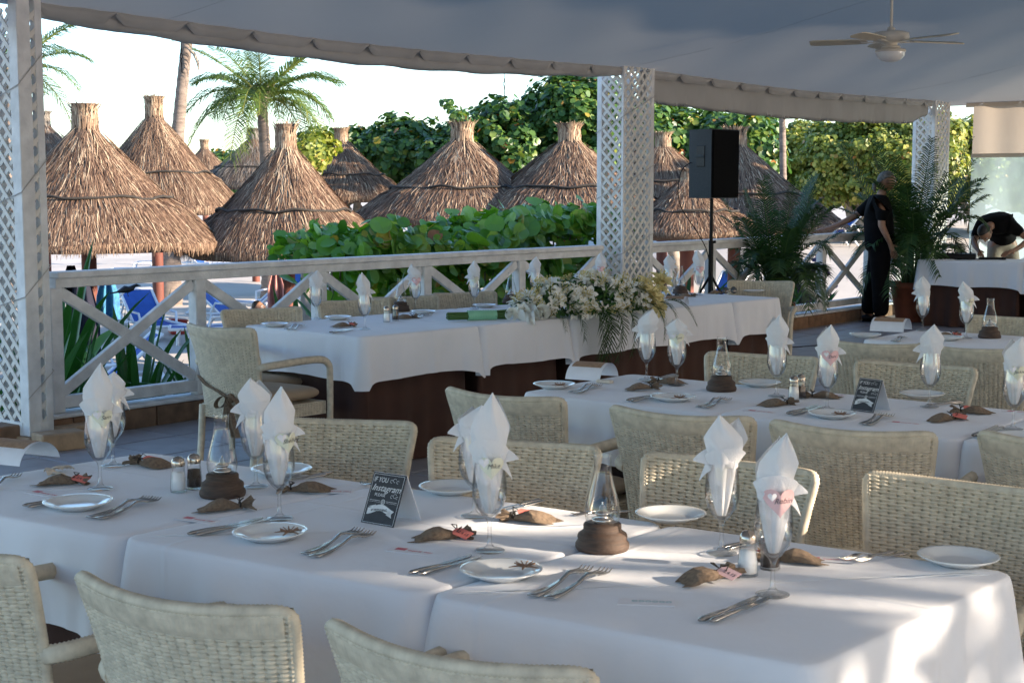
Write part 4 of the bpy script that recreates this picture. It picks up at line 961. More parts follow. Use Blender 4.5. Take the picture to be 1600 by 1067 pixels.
def table(label, C):
    C2 = [Vector((c.x, c.y, 0)) for c in C]; ctr = sum(C2, Vector((0, 0, 0))) / 4
    r = empty('table', label, 'table', ctr, 0, 'square timber tables hidden under the cloths')
    ins = [c + (ctr - c).normalized() * .05 for c in C2]; mb = MB()
    V = [(p.x - ctr.x, p.y - ctr.y, z) for z in (.695, .72) for p in ins]; mb.add(V, [(0, 3, 2, 1), (4, 5, 6, 7)] + [(i, (i + 1) % 4, (i + 1) % 4 + 4, i + 4) for i in range(4)]); mb.build('tabletop', TW, r)
    for p in ins:
        q = p + (ctr - p).normalized() * .13; MB().box((q.x - ctr.x, q.y - ctr.y, .352), (.05, .05, .684)).build('leg', TW, r)
    return r
def fix(p): return Vector((p.x, p.y, 0))
def row(corners_near, corners_far, names, drop=.22, seed=1, amp=.022, skirt=True):
    """abutting tables between two polylines (near edge pts, far edge pts, left to right)"""
    k = len(corners_near) - 1
    for i in range(k):
        a, b = fix(corners_near[i]), fix(corners_near[i + 1]); c, d = fix(corners_far[i + 1]), fix(corners_far[i])
        e = (b - a).normalized() * .0025; e2 = (c - d).normalized() * .0025
        C = [a + e, b - e, c - e2, d + e2]
        am = [amp, amp if i == k - 1 else .002, amp, amp if i == 0 else .002]
        # shared seams hang between the tables
        tablecloth('white tablecloth ' + names[i], C, drop, am, seed * 10 + i, z=TZ + .0015 * (i % 2))
        if skirt: underskirt('brown underskirt ' + names[i], C, seed * 20 + i)
        table('wooden table ' + names[i], C)
# --- near table
BL, BR, FR = fix(at(230, 705)), fix(at(1595, 893)), fix(at(1275, 1042))
FLp = BL + (FR - BR)
def lerp(a, b, t): return a + (b - a) * t
def tline(px, A, B):
    """parameter along A-B whose pixel x is px (at table height)"""
    lo, hi = -1.0, 2.0
    for _ in range(60):
        m_ = (lo + hi) / 2; p = A + (B - A) * m_; x = 800 + FP * p.x / (p.y * math.cos(PITCH) + (CH - TZ) * math.sin(PITCH))
        if x < px: lo = m_
        else: hi = m_
    return lo
f1, f2 = tline(182, FLp, FR), tline(660, FLp, FR)
row([lerp(FLp, FR, t) for t in (0, f1, f2, 1)], [lerp(BL, BR, t) for t in (0, f1, f2, 1)],
    ['on the front table, left section by the shells and curved menu', 'on the front table, middle section with the black photo sign', 'on the sunlit right end of the front table'], .235, 1, .02)
# --- middle table
a_, b_, c_ = fix(at(812, 612)), fix(at(985, 583)), fix(at(1497, 688))
dirm = (c_ - a_).normalized(); wv = b_ - a_
m0 = a_; mends = [a_ + dirm * (c_ - a_).length * t for t in (0, .5, 1)]
fr = (c_ - a_).length * .5; near = [mends[0], mends[1], mends[2], mends[2] + dirm * fr, mends[2] + dirm * fr * 2]
row(near, [p + wv for p in near], ['on the second table, left end beside the curved menu', 'on the second table below the black photo sign', 'on the second table, right of the tag tied pouches', 'on the far right end of the second table'], .23, 2, .02)
# --- third table
a_, b_ = fix(at(1345, 530)), fix(at(1400, 512)); c_ = fix(at(1600, 556))
dirm = (near[2] - near[0]).normalized(); wv = wv * .95; near3 = [a_ + dirm * .95 * k for k in range(3)]
row(near3, [p + wv for p in near3], ['on the third table, left section with the oil lamp', 'on the third table, right section at the picture edge'], .23, 3, .02)
# --- head table
A = fix(at(565, 526)); Bk = fix(at(378, 508)); E = fix(at(1222, 465))
fh = [0, tline(752, A, E), tline(893, A, E), tline(1148, A, E), 1]
wv = Bk - A
row([lerp(A, E, t) for t in fh], [lerp(A, E, t) + wv for t in fh], ['on the left end of the head table beside the lone armchair', 'on the head table under the calla lily bouquet', 'on the head table under the long flower arrangement', 'on the right end of the head table with the sunglasses'], .235, 4, .016)
# --- dj table
a_ = atY(1432, 412, 17.0); a_ = fix(a_); b_ = fix(atY(1700, 412, 15.9)); dirm = (b_ - a_).normalized(); pw = Vector((-dirm.y, dirm.x, 0)) * .85
C = [a_, a_ + dirm * 1.22, a_ + dirm * 1.22 + pw, a_ + pw]
row([a_, a_ + dirm * 1.2, a_ + dirm * 2.4], [a_ + pw, a_ + dirm * 1.2 + pw, a_ + dirm * 2.4 + pw], ['on the equipment table at the back right', 'on the second equipment table at the right picture edge'], .27, 5, .02)

# ================================================================== CHAIRS
def weave(fn, W, H, sx=.0195, sy=.0088, A=.0029, r=.0018, px=4, py=3, sign=1):
    """fn(u 0..1, v 0..1)->(pos, normal); returns MB-compatible verts/faces with real basket weave relief"""
    nx = int(round(W / sx)); ny = int(round(H / sy)); nu, nv = nx * px, ny * py; V = []
    for j in range(nv + 1):
        v = j / nv; row_ = j / py; b = int(min(ny - 1, row_)); fy = row_ - b
        for i in range(nu + 1):
            u = i / nu; x = i / px
            prof = max(0, 1 - (2 * fy - 1) ** 2) ** .5; weft = A * math.cos(math.pi * (x + b)) * 1.0 + r * prof * 1.3
            dx = x - round(x); wp = max(0, 1 - (dx / .30) ** 2) ** .5 if abs(dx) < .3 else -1
            warp = (-A * math.cos(math.pi * (round(x) + b)) + r * wp) if wp >= 0 else -.02
            if j in (0, nv) or i in (0, nu): h = 0
            else: h = max(weft, warp) + (0 if prof >= .1 else (-.010 if abs(abs(dx) - .5) < .01 and (int(x) + b) % 2 == 0 else -.0025))
            p, n_ = fn(u, v); V.append(Vector(p) + Vector(n_) * h * sign)
    F = [(j * (nu + 1) + i, j * (nu + 1) + i + 1, (j + 1) * (nu + 1) + i + 1, (j + 1) * (nu + 1) + i) for j in range(nv) for i in range(nu)]
    return V, F
CZ0, CZ1 = .36, .83
def hwid(v): return .205 + .048 * max(0, v) ** 1.6
def backc(u, v, off=0):
    """u -1..1, v 0..1 -> backrest mid surface (y towards -), curved plan, flared top"""
    z = CZ0 + (CZ1 - CZ0) * v - .012 * (1 - u * u) * v; y = -.235 - .055 * v - .055 * max(0, v) ** 2.2 + .062 * u * u * (.5 + .5 * v) ; x = hwid(v) * u
    return Vector((x, y, z))
def backn(u, v):
    e = 1e-3; a = backc(u + e, v) - backc(u - e, v); b = backc(u, min(1, v + e)) - backc(u, v - e); n_ = b.cross(a); return n_.normalized()   # points to -y? fixed below
sgn = 1 if backn(0, .5).y < 0 else -1
def wrap_tube(mb, pts, r, pitch=.0075, n=8, amp=.0012, flat=1.0):
    """tube wrapped with strand: ridged radius along a resampled path"""
    P = [Vector(p) for p in pts]; d = [0]
    for i in range(1, len(P)): d.append(d[-1] + (P[i] - P[i - 1]).length)
    m_ = max(4, int(d[-1] / (pitch / 2))); Q, rs = [], []
    j = 0
    for k in range(m_ + 1):
        s = d[-1] * k / m_
        while j < len(P) - 2 and d[j + 1] < s: j += 1
        f = (s - d[j]) / max(1e-9, d[j + 1] - d[j]); Q.append(P[j].lerp(P[j + 1], f)); rs.append(r + (amp if k % 2 else -amp))
    mb.tube(Q, rs, n, flat=flat); return mb
def smooth_path(pts, k=6):
    P = [Vector(p) for p in pts]; out = []
    for i in range(len(P) - 1):
        p0 = P[max(0, i - 1)]; p1 = P[i]; p2 = P[i + 1]; p3 = P[min(len(P) - 1, i + 2)]
        for j in range(k):
            t = j / k; out.append(.5 * ((2 * p1) + (p2 - p0) * t + (2 * p0 - 5 * p1 + 4 * p2 - p3) * t * t + (-p0 + 3 * p1 - 3 * p2 + p3) * t ** 3))
    out.append(P[-1]); return out
def make_chair(label, cat='armchair'):
    r = empty('wicker_armchair', label, cat)
    T = .010
    V, F = weave(lambda u, v: (backc(2 * u - 1, v) + backn(2 * u - 1, v) * sgn * T, backn(2 * u - 1, v) * sgn), .47, CZ1 - CZ0)
    mb = MB(); mb.add(V, F if sgn > 0 else [f[::-1] for f in F], 0, False)
    V, F = weave(lambda u, v: (backc(2 * u - 1, v) - backn(2 * u - 1, v) * sgn * T, -backn(2 * u - 1, v) * sgn), .47, CZ1 - CZ0)
    mb.add(V, F, 0, False); mb.build('backrest', M['wicker'], r)
    path = [backc(-1, v) for v in [0, .2, .4, .6, .8, .93]] + [backc(-.97, 1) , backc(-.9, 1.0)] + [backc(u, 1.005) for u in (-.6, -.3, 0, .3, .6)] + [backc(.9, 1), backc(.97, 1)] + [backc(1, v) for v in [.93, .8, .6, .4, .2, 0]]
    path[6] = backc(-.985, .975); path[-7] = backc(.985, .975)
    mb = MB(); wrap_tube(mb, smooth_path(path, 5), .0125, .008, 8, .0011); mb.build('back_frame', M['wicker'], r)
    # top band
    V, F = weave(lambda u, v: (backc(1.9 * u - .95, .905 + .09 * v) + backn(1.9 * u - .95, .95) * sgn * (T + .004), backn(1.9 * u - .95, .95) * sgn), .47, .042, sx=.010, sy=.042, A=.0006, r=.0015, px=3, py=4)
    mb = MB(); mb.add(V, F, 0, False); mb.build('top_band', M['wicker'], r)
    # seat box
    mb = MB()
    sz0, sz1, fy, by, fw, bw = .335, .405, .235, -.235, .255, .21
    for a, b in ((((-fw, fy), (fw, fy))), ((-bw, by), (-fw, fy)), ((fw, fy), (bw, by)), ((bw, by), (-bw, by))):
        A_ = Vector((a[0], a[1], 0)); B_ = Vector((b[0], b[1], 0)); nn = Vector((B_.y - A_.y, A_.x - B_.x, 0)).normalized(); nn = nn if nn.dot((A_ + B_) / 2) > 0 else -nn
        V, F = weave(lambda u, v: (A_.lerp(B_, u) + Vector((0, 0, sz0 + (sz1 - sz0) * v)), nn), (B_ - A_).length, .07); mb.add(V, F, 0, False)
    mb.add([(-fw, fy, sz0), (fw, fy, sz0), (bw, by, sz0), (-bw, by, sz0)], [(0, 1, 2, 3)]); mb.add([(-fw, fy, sz1), (fw, fy, sz1), (bw, by, sz1), (-bw, by, sz1)], [(3, 2, 1, 0)])
    mb.build('seat_frame', M['wicker'], r)
    def cf(i, j):
        th = 2 * math.pi * i; k = math.sin(math.pi * j) ** .35; ex = 4.5
        cx = math.copysign(abs(math.cos(th)) ** (2 / ex), math.cos(th)); sy = math.copysign(abs(math.sin(th)) ** (2 / ex), math.sin(th))
        yy = .222 * sy * k; return (.235 * cx * k * (1 + .12 * yy / .22), yy * 1.08 + .012, .407 + .075 * (.5 - .5 * math.cos(math.pi * j)) + .006 * k)
    mb = MB(); mb.grid(cf, 36, 14); mb.build('cushion', M['cushion'], r)
    for s in (-1, 1):
        arm = smooth_path([backc(s * 1.0, .56), (s * .262, -.20, .632), (s * .283, -.05, .640), (s * .286, .10, .642), (s * .284, .19, .632), (s * .280, .235, .60), (s * .277, .245, .55), (s * .274, .248, .42)], 6)
        mb = MB(); wrap_tube(mb, arm, .0175, .0085, 8, .0011, 1.15); mb.build('armrest', M['wicker'], r)
        mb = MB(); wrap_tube(mb, [(s * .274, .248, .42), (s * .268, .25, .2), (s * .262, .252, .006)], .0175, .0085, 8, .0011); mb.build('leg', M['wicker'], r)
        mb = MB(); wrap_tube(mb, [(s * .205, -.235, .40), (s * .205, -.25, .2), (s * .205, -.275, .006)], .0185, .0085, 8, .0011); mb.build('leg', M['wicker'], r)
    return r
proto = [None]
def chair(x0, y0, x1, y1, label, flip=False, group=None, drz=0, fwd=0, zt=.842, rz=None):
    """(x0,y0),(x1,y1): picture positions of the two top corners of the backrest, left to right.
    flip False: we look at the back of the chair. True: it faces us."""
    a, b = at(x0, y0, zt), at(x1, y1, zt); mid = (a + b) / 2; d = (b - a); ang = math.atan2(d.y, d.x) if rz is None else rz
    rot = ang + drz if not flip else ang + math.pi + drz
    fw = Vector((-math.sin(rot), math.cos(rot), 0)); org = Vector((mid.x, mid.y, 0)) + fw * (.31 + fwd)
    if proto[0] is None:
        proto[0] = make_chair(label); o = proto[0]; o.location = org; o.rotation_euler = (0, 0, rot)
    else: o = copy_tree(proto[0], org, rot, label)
    o['group'] = group; return o
G1 = 'cream wicker armchairs along the camera side of the front table'; G2 = 'cream wicker armchairs on the far side of the front table'
G3 = 'cream wicker armchairs on the near side of the second table'; G4 = 'cream wicker armchairs on the far side of the second table'
G5 = 'cream wicker armchairs around the third table'; G6 = 'cream wicker armchairs around the head table'
chair(-190, 812, 28, 872, 'cream wicker armchair at the bottom left corner, cut off by the picture edge', group=G1)
chair(103, 890, 446, 950, 'cream wicker armchair in front, second from the left, back towards the camera', group=G1)
chair(515, 968, 892, 1042, 'cream wicker armchair at the bottom middle, nearest to the camera', group=G1)
chair(440, 648, 620, 657, 'cream wicker armchair across the front table, behind the photo sign', True, G2, drz=.12)
chair(700, 682, 918, 690, 'cream wicker armchair across the front table, behind the tallest napkin glass', True, G2, drz=-.12)
chair(1022, 702, 1277, 732, 'cream wicker armchair across the front table, behind the two napkin glasses on the right', True, G2)
chair(1366, 738, 1640, 772, 'cream wicker armchair across the front table at the right picture edge, behind the plain plate', True, G2, fwd=-.10)
list(o for o in sc.objects if o.get('label', '').endswith('behind the plain plate'))[0].scale = (1, .84, 1)
chair(694, 603, 872, 620, 'cream wicker armchair at the left end of the second table, back to the camera', group=G3)
chair(932, 630, 1192, 652, 'cream wicker armchair in the middle of the near side of the second table', group=G3)
chair(1213, 655, 1444, 673, 'cream wicker armchair in front of the photo sign of the second table', group=G3)
chair(1542, 672, 1790, 696, 'cream wicker armchair on the near side of the second table at the right picture edge', group=G3)
chair(1112, 547, 1277, 556, 'cream wicker armchair on the far side of the second table, behind its oil lamp', True, G4)
chair(1347, 560, 1524, 572, 'cream wicker armchair on the far side of the second table, behind its photo sign', True, G4)
chair(1304, 530, 1432, 536, 'cream wicker armchair at the near side of the third table, left one', group=G5)
chair(1428, 535, 1604, 545, 'cream wicker armchair at the near side of the third table, right one', group=G5)
chair(1510, 490, 1660, 497, 'cream wicker armchair behind the oil lamp of the third table', True, G5)
chair(299, 505, 388, 510, 'wicker armchair at the left end of the head table, burlap bow tied round its back', group=G6, rz=math.atan2(-.30, .40), fwd=-.02)
ch_end = list(sc.objects)[-1]
chair(355, 484, 456, 480, 'tan shaded wicker armchair behind the left end of the head table', True, G6, zt=.835, rz=UA - .35)
chair(508, 472, 590, 466, 'wicker armchair behind the head table, next to its first oil lamp', True, G6, zt=.835, rz=UA - .35)
chair(583, 465, 673, 462, 'wicker armchair behind the head table between two napkin glasses with pink tags', True, G6, zt=.835, rz=UA - .35)
chair(682, 458, 762, 456, 'wicker armchair behind the head table, left of the second oil lamp', True, G6, zt=.835, rz=UA - .35)
chair(1142, 437, 1238, 441, 'cream wicker armchair behind the right end of the head table', True, G6, zt=.835, rz=UA - 1.15)

# burlap bow on the end chair
root = [o for o in sc.objects if o.get('label', '').endswith('burlap bow tied round its back')][0]
Mr = Matrix.Translation(root.location) @ Matrix.Rotation(root.rotation_euler.z, 4, 'Z')
bow = MB()
def bt(u, v, o): return Mr @ (backc(u, v) + backn(u, v) * sgn * (.02 + o))
for k in range(2): bow.tube([bt(u, .42 - .30 * (u + 1) / 2 - k * .02, .006 + .004 * math.sin(u * 9 + k)) for u in [-1.02 + .1 * i for i in range(21)]], .007, 5, flat=.5)
c = bt(.25, .22, .01); bow.ball(c, .026, 8, 6)
yx = Mr.to_3x3() @ Vector((1, 0, 0))
def tailf(dx, L, w0, ph):
    def f(i, j): 
        return c + yx * (dx * j + (i - .5) * w0 * (.25 + .75 * j)) + (Mr.to_3x3() @ Vector((0, -.02 - .012 * math.sin(i * 9 + ph), 0))) + Vector((0, 0, -L * j))
    return f
for dx, L, w0, ph in ((.02, .16, .06, 0), (.06, .20, .05, 2), (-.01, .12, .05, 1)): bow.grid(tailf(dx, L, w0, ph), 8, 8)
def loopf(sg):
    def f(i, j): a = i * 2 * math.pi; return c + yx * (sg * (.045 - .045 * math.cos(a))) + Vector((0, 0, .028 * math.sin(a) - .02 * (1 - math.cos(a)))) + (Mr.to_3x3() @ Vector((0, -.02 - .03 * (j - .5), 0)))
    return f
for sg in (-1, 1): bow.grid(loopf(sg), 14, 3)
tag(bow.build('burlap_bow', M['burlap']), 'brown burlap sash tied in a bow round the back of the head table end armchair', 'bow')
# ================================================================== TABLEWARE
fdir = Vector((0, 1, 0))
def text_obj(body, size, m_, parent, loc, rot, shear=0, name='lettering', ext=.0002, align='CENTER', xs=1, spacing=1):
    cu = bpy.data.curves.new('t', 'FONT'); cu.body = body; cu.size = size; cu.shear = shear; cu.extrude = ext; cu.align_x = align; cu.align_y = 'CENTER'; cu.resolution_u = 3; cu.space_character = spacing
    t = bpy.data.objects.new('t', cu); col.objects.link(t); dg = bpy.context.evaluated_depsgraph_get(); me = bpy.data.meshes.new_from_object(t.evaluated_get(dg)); me.name = name
    bpy.data.objects.remove(t); bpy.data.curves.remove(cu); me.materials.clear(); me.materials.append(m_)
    return link(name, me, parent, loc, rot, (xs, 1, 1))
# glass goblet
def goblet_mesh():
    prof = [(0, .002), (.030, .002), (.0335, .0035), (.034, .005), (.030, .0065), (.012, .010), (.0055, .018), (.0042, .04), (.0045, .062), (.0075, .074), (.019, .086), (.031, .103), (.0375, .125), (.0385, .145), (.036, .172), (.0325, .205), (.0318, .212), (.0308, .2125)]
    return MB().lathe(prof, 26)
GB = goblet_mesh().mesh('goblet', M['glass'])
GI = MB().lathe([(0, .078), (.006, .079), (.018, .0895), (.0295, .1055), (.0358, .126), (.0368, .145), (.0343, .172), (.0308, .2125)], 26).mesh('goblet_inside', M['glass'])
def napkin_mesh(seed, H, var):
    g = random.Random(seed); mb = MB(); ph = g.uniform(0, 6)
    # body down in the glass
    def cone(i, j):
        a = 2 * math.pi * i; z = .088 + .125 * j; r = (.009 + .024 * j ** .8) * (1 + .14 * math.sin(5 * a + ph) + .08 * math.sin(9 * a + ph * 2)); return (r * math.cos(a), r * math.sin(a), z)
    mb.grid(cone, 40, 10)
    lean = g.uniform(-.014, .014)
    # collar wraps
    for k in range(1 if var != 1 else 2):
        z0 = .205 + k * .011
        def col_(i, j, k=k, z0=z0):
            a = 2 * math.pi * i; t = 2 * math.pi * j; R0 = .0315 + .002 * k + .0015 * math.sin(3 * a + ph + k); tilt = .006 * math.sin(a + ph + k)
            return ((R0 + .0035 * math.cos(t)) * math.cos(a), (R0 * .9 + .0035 * math.cos(t)) * math.sin(a), z0 + tilt + .0085 * math.sin(t))
        mb.grid(col_, 36, 8)
    zb = .208; wid = .042 if var != 2 else .038
    def silh(v, tipx):
        # half width & centre of diamond leaf
        vw = .50
        if v < vw: h_ = .030 + (wid - .030) * math.sin(v / vw * math.pi / 2)
        else: h_ = wid * (1 - ((v - vw) / (1 - vw)) ** 1.12)
        return max(.0006, h_), tipx * max(0, v - .3) * 1.4 + lean * v
    for layer, (yo, tipx, hs, th) in enumerate([(-.006, g.uniform(-.02, .02), 1.0, .003), (.012, g.uniform(-.026, .026), .90, .003)]):
        for side in (0, 1):
            def sheet(i, j, yo=yo, tipx=tipx, hs=hs, side=side, th=th):
                v = j; u = 2 * i - 1; h_, cx = silh(v, tipx); bulge = -.030 * math.cos(u * 1.35) * (1 - .55 * v) if layer == 0 else .026 * math.cos(u * 1.3) * (1 - .5 * v)
                return (cx + u * h_, yo + bulge + (th / 2 if side else -th / 2) + .003 * math.sin(u * 5 + v * 7 + ph), zb + H * hs * v)
            mb.grid(sheet, 14, 18)
    # front wrap with slanting free edge
    sl_ = g.uniform(-.35, .35)
    for side in (0, .0025):
        def fw(i, j, side=side):
            u = 2 * i - 1; a = u * 1.22; top = H * (.36 + sl_ * .30 * u) * (1 - .45 * u * u); v = j; R0 = .0320 + (.007 * v)
            return (R0 * 1.08 * math.sin(a) * (1 + .12 * v) + lean * v * .5, -R0 * math.cos(a) * .95 - side + .004 * v, zb - .004 + top * v)
        mb.grid(fw, 20, 10)
    # side ears
    for sg in ([-1] if var == 1 else [1]):
        for k in range(2):
            dz = -.012 * k
            def ear(i, j, sg=sg, dz=dz, k=k):
                L = (.040 if k == 0 else .026); w_ = (.019 - .004 * k) * (1 - i ** 1.6) + .0015
                return (sg * (.024 + L * i), -.008 + .016 * (j - .5) * (1 - i * .6) - .006 * k, .218 + dz + (.004 - .02 * k) * i - .012 * i * i * (1 + k) + w_ * (j - .5) * 2 * (.9 if sg < 0 else .8))
            mb.grid(ear, 8, 4); mb.grid(lambda i, j: tuple(Vector(ear(1 - i, j)) + Vector((0, .003, -.001))), 8, 4)
    return mb.mesh('folded_napkin', M['napkin'])
NAPS = {}
def heart_mesh(m_, s=.020):
    pts = []
    for k in range(26):
        a = 2 * math.pi * k / 26; x = 16 * math.sin(a) ** 3; y = 13 * math.cos(a) - 5 * math.cos(2 * a) - 2 * math.cos(3 * a) - math.cos(4 * a); pts.append((x / 16 * s, y / 16 * s))
    n = len(pts); cyl = lambda x: -.0345 + .012 * (x / .02) ** 2
    V = [(x, cyl(x), y) for x, y in pts] + [(x, cyl(x) + .0008, y) for x, y in pts] + [(0, cyl(0), 0), (0, cyl(0) + .0008, 0)]
    F = [(i, (i + 1) % n, 2 * n) for i in range(n)] + [(n + (i + 1) % n, n + i, 2 * n + 1) for i in range(n)] + [((i + 1) % n, i, n + i, n + (i + 1) % n) for i in range(n)]
    me = bpy.data.meshes.new('heart'); me.from_pydata(V, [], F); me.materials.append(m_); return me
HM = {'pink': heart_mesh(M['palepink'], .031), 'cream': heart_mesh(M['cream'], .027)}
HP = {'pink': heart_mesh(M['paper'], .009), 'cream': heart_mesh(M['paper'], .012)}
gob0 = [None]; gid = [0]
def place_glass(x, y, top, where, tagc=None, name=None, face=0, var=None, nap=True, lean=(0, 0)):
    p = at(x, y); D = p.y; i = gid[0]; gid[0] += 1
    H = max(.07, (y - top) * D / 2362 * 1.0 - .212); var = i % 3 if var is None else var
    if gob0[0] is None:
        e = empty('stemmed_glass', None, 'glass', p); o = link('bowl', GB, e); link('inner_surface', GI, e); gob0[0] = e; r = e; r['group'] = 'stemmed glasses holding folded napkins'
    else: r = copy_tree(gob0[0], p, rnd.uniform(0, 3))
    r['label'] = 'clear stemmed glass ' + where
    if not nap: return p
    me = napkin_mesh(100 + i, H, var); an = math.atan2(-p.x, p.y) + face
    o = link('folded_napkin', me, None, p, (lean[0], lean[1], an)); tag(o, 'napkin in the glass ' + where, 'napkin', 'folded napkins standing in glasses')
    if tagc:
        t = empty('name_tag', ('pink' if tagc == 'pink' else 'cream') + ' heart tag, glass ' + where, 'name tag', p + Vector((0, 0, .205)), 0, 'heart shaped name tags on the glasses')
        t.rotation_euler = (0, 0, an + rnd.uniform(-.1, .25)); link('heart', HM[tagc], t, (.004, -.017, -.006))
        link('small_heart', HP[tagc], t, (-.012, -.019, .004))
        if name: text_obj(name, .0145, M['ink'], t, (.008, -.0535, -.004), (R(90), R(-6), .0), .45)
    return p
FT, ST, TT, HT = 'on the front table', 'on the second table', 'on the third table', 'on the head table'
place_glass(177, 729, 612, 'behind the leftmost glass of the front table', nap=True, var=2)
place_glass(157, 765, 558, 'leftmost ' + FT + ', before the railing', 'cream', 'Sam', var=2)
place_glass(400, 762, 582, FT + ', left of the pair beside its oil lamp', var=1)
place_glass(437, 812, 594, FT + ', right of the pair beside its oil lamp', 'cream', 'Shelley', .2, var=2)
place_glass(741, 808, 655, FT + ', behind the glass with the Mike tag', nap=True, var=1)
place_glass(765, 862, 601, FT + ', in the middle with the Mike tag', 'cream', 'Mike', 0, var=0)
place_glass(1127, 866, 636, FT + ', left of the Robin tag', var=1)
place_glass(1207, 931, 661, FT + ', nearest, with the Robin tag', 'pink', 'Robin', .1, var=2)
tt_ = text_obj
place_glass(1010, 594, 479, ST + ', leftmost, before the flower arrangement', var=1)
place_glass(1057, 603, 495, ST + ', second from the left', 'cream', 'Tom', var=0)
place_glass(1213, 620, 487, ST + ', left of its salt and pepper shakers', var=0)
place_glass(1292, 641, 502, ST + ', left of its black photo sign', 'pink', 'Dani', var=2)
place_glass(1452, 637, 502, ST + ', behind its black photo sign', var=1)
place_glass(1583, 672, 520, ST + ' at the right picture edge', 'cream', 'Jackie', var=0)
place_glass(1441, 517, 429, TT + ', left of the two', var=1)
place_glass(1509, 529, 437, TT + ', beside its oil lamp', 'cream', 'Kim', var=2)
for x, y, top, wh, tg, vr in [(494, 499, 420, ', leftmost', None, 0), (570, 515, 423, ', beside the first salt and pepper shakers', None, 2), (649, 486, 410, ', third from the left', 'pink', 1), (741, 483, 405, ', behind the calla stems', 'cream', 1), (836, 470, 399, ', behind the flowers', None, 1), (938, 462, 393, ', in front of the lattice column', 'pink', 1), (1045, 462, 396, ', just right of the lattice column', None, 0), (1092, 462, 388, ', in front of the loudspeaker pole', 'pink', 1)]:
    place_glass(x, y, top, HT + wh, tg, var=vr)

# oil lamps
def lamp_proto():
    r = empty('oil_lamp', None, 'oil lamp'); b = MB()
    b.lathe([(0, 0), (.058, 0), (.0605, .006), (.060, .014), (.0555, .021), (.0545, .024), (.056, .028), (.0545, .035), (.046, .041), (.0425, .044), (.0425, .056), (.040, .059), (0, .059)], 28); b.build('base', M['lampwood'], r)
    MB().lathe([(.034, .058), (.0375, .066), (.0395, .078), (.0395, .088), (.037, .105), (.031, .128), (.0245, .152), (.0205, .172), (.0193, .182), (.0193, .210), (.0203, .2135), (.0188, .2135)], 26).build('chimney', M['glass'], r)
    b = MB(); b.lathe([(.022, .059), (.024, .064), (.024, .070), (.012, .074), (.017, .079), (.017, .083), (.007, .088), (.006, .098), (.003, .100), (0, .1)], 14); b.tube([(0, 0, .1), (.001, 0, .106)], .0025, 5); b.build('burner', M['steel'], r)
    r['group'] = 'oil lamps with turned wooden bases'; return r
lp = None
for x, y, lab in [(348, 778, 'oil lamp left of the close pair of glasses on the front table'), (941, 861, 'oil lamp in the middle right of the front table'), (1127, 614, 'oil lamp on the second table'), (1546, 532, 'oil lamp on the third table'), (626, 490, 'oil lamp on the head table beside the salt and pepper shakers'), (798, 478, 'oil lamp on the head table behind the calla lilies'), (1063, 463, 'oil lamp on the head table right of the lattice column')]:
    p = at(x, y - 4); p.y += .0
    if lp is None: lp = lamp_proto(); lp.location = p; lp['label'] = lab
    else: copy_tree(lp, p, rnd.uniform(0, 3), lab)
# shakers
def shaker(fill, label):
    r = empty(('salt' if fill == 'salt' else 'pepper') + '_shaker', label, 'shaker')
    MB().lathe([(0, .0), (.021, 0), (.022, .003), (.021, .03), (.0175, .066), (.0165, .072)], 12, smooth=False).build('glass_body', M['glass'], r)
    MB().lathe([(0, .006), (.0195, .006), (.019, .028), (.0165, .052), (0, .054)], 14).build('filling', M[fill], r)
    MB().lathe([(.0178, .069), (.0182, .078), (.0165, .086), (.011, .093), (0, .096)], 18).build('cap', M['chrome'], r)
    return r
s0 = shaker('salt', 'x'); p0_ = shaker('pepper', 'x')
SH = [(279, 768, 304, 763, 'on the front table left of the first oil lamp'), (1168, 898, 1203, 888, 'on the front table behind the Robin tag'), (1240, 626, 1251, 623, 'on the second table'), (604, 503, 618, 501, 'on the head table in front of its first oil lamp'), (1024, 470, 1030, 468, 'on the head table right of the flowers')]
for i, (x, y, x2, y2, wh) in enumerate(SH):
    for (a, b_, pr_, nm) in ((x, y, s0, 'salt'), (x2, y2, p0_, 'pepper')):
        if i == 0: o = pr_; o.location = at(a, b_)
        else: o = copy_tree(pr_, at(a, b_), rnd.uniform(0, 3))
        o['label'] = 'glass %s shaker, steel cap, %s' % (nm, wh); o['group'] = 'salt and pepper shakers'
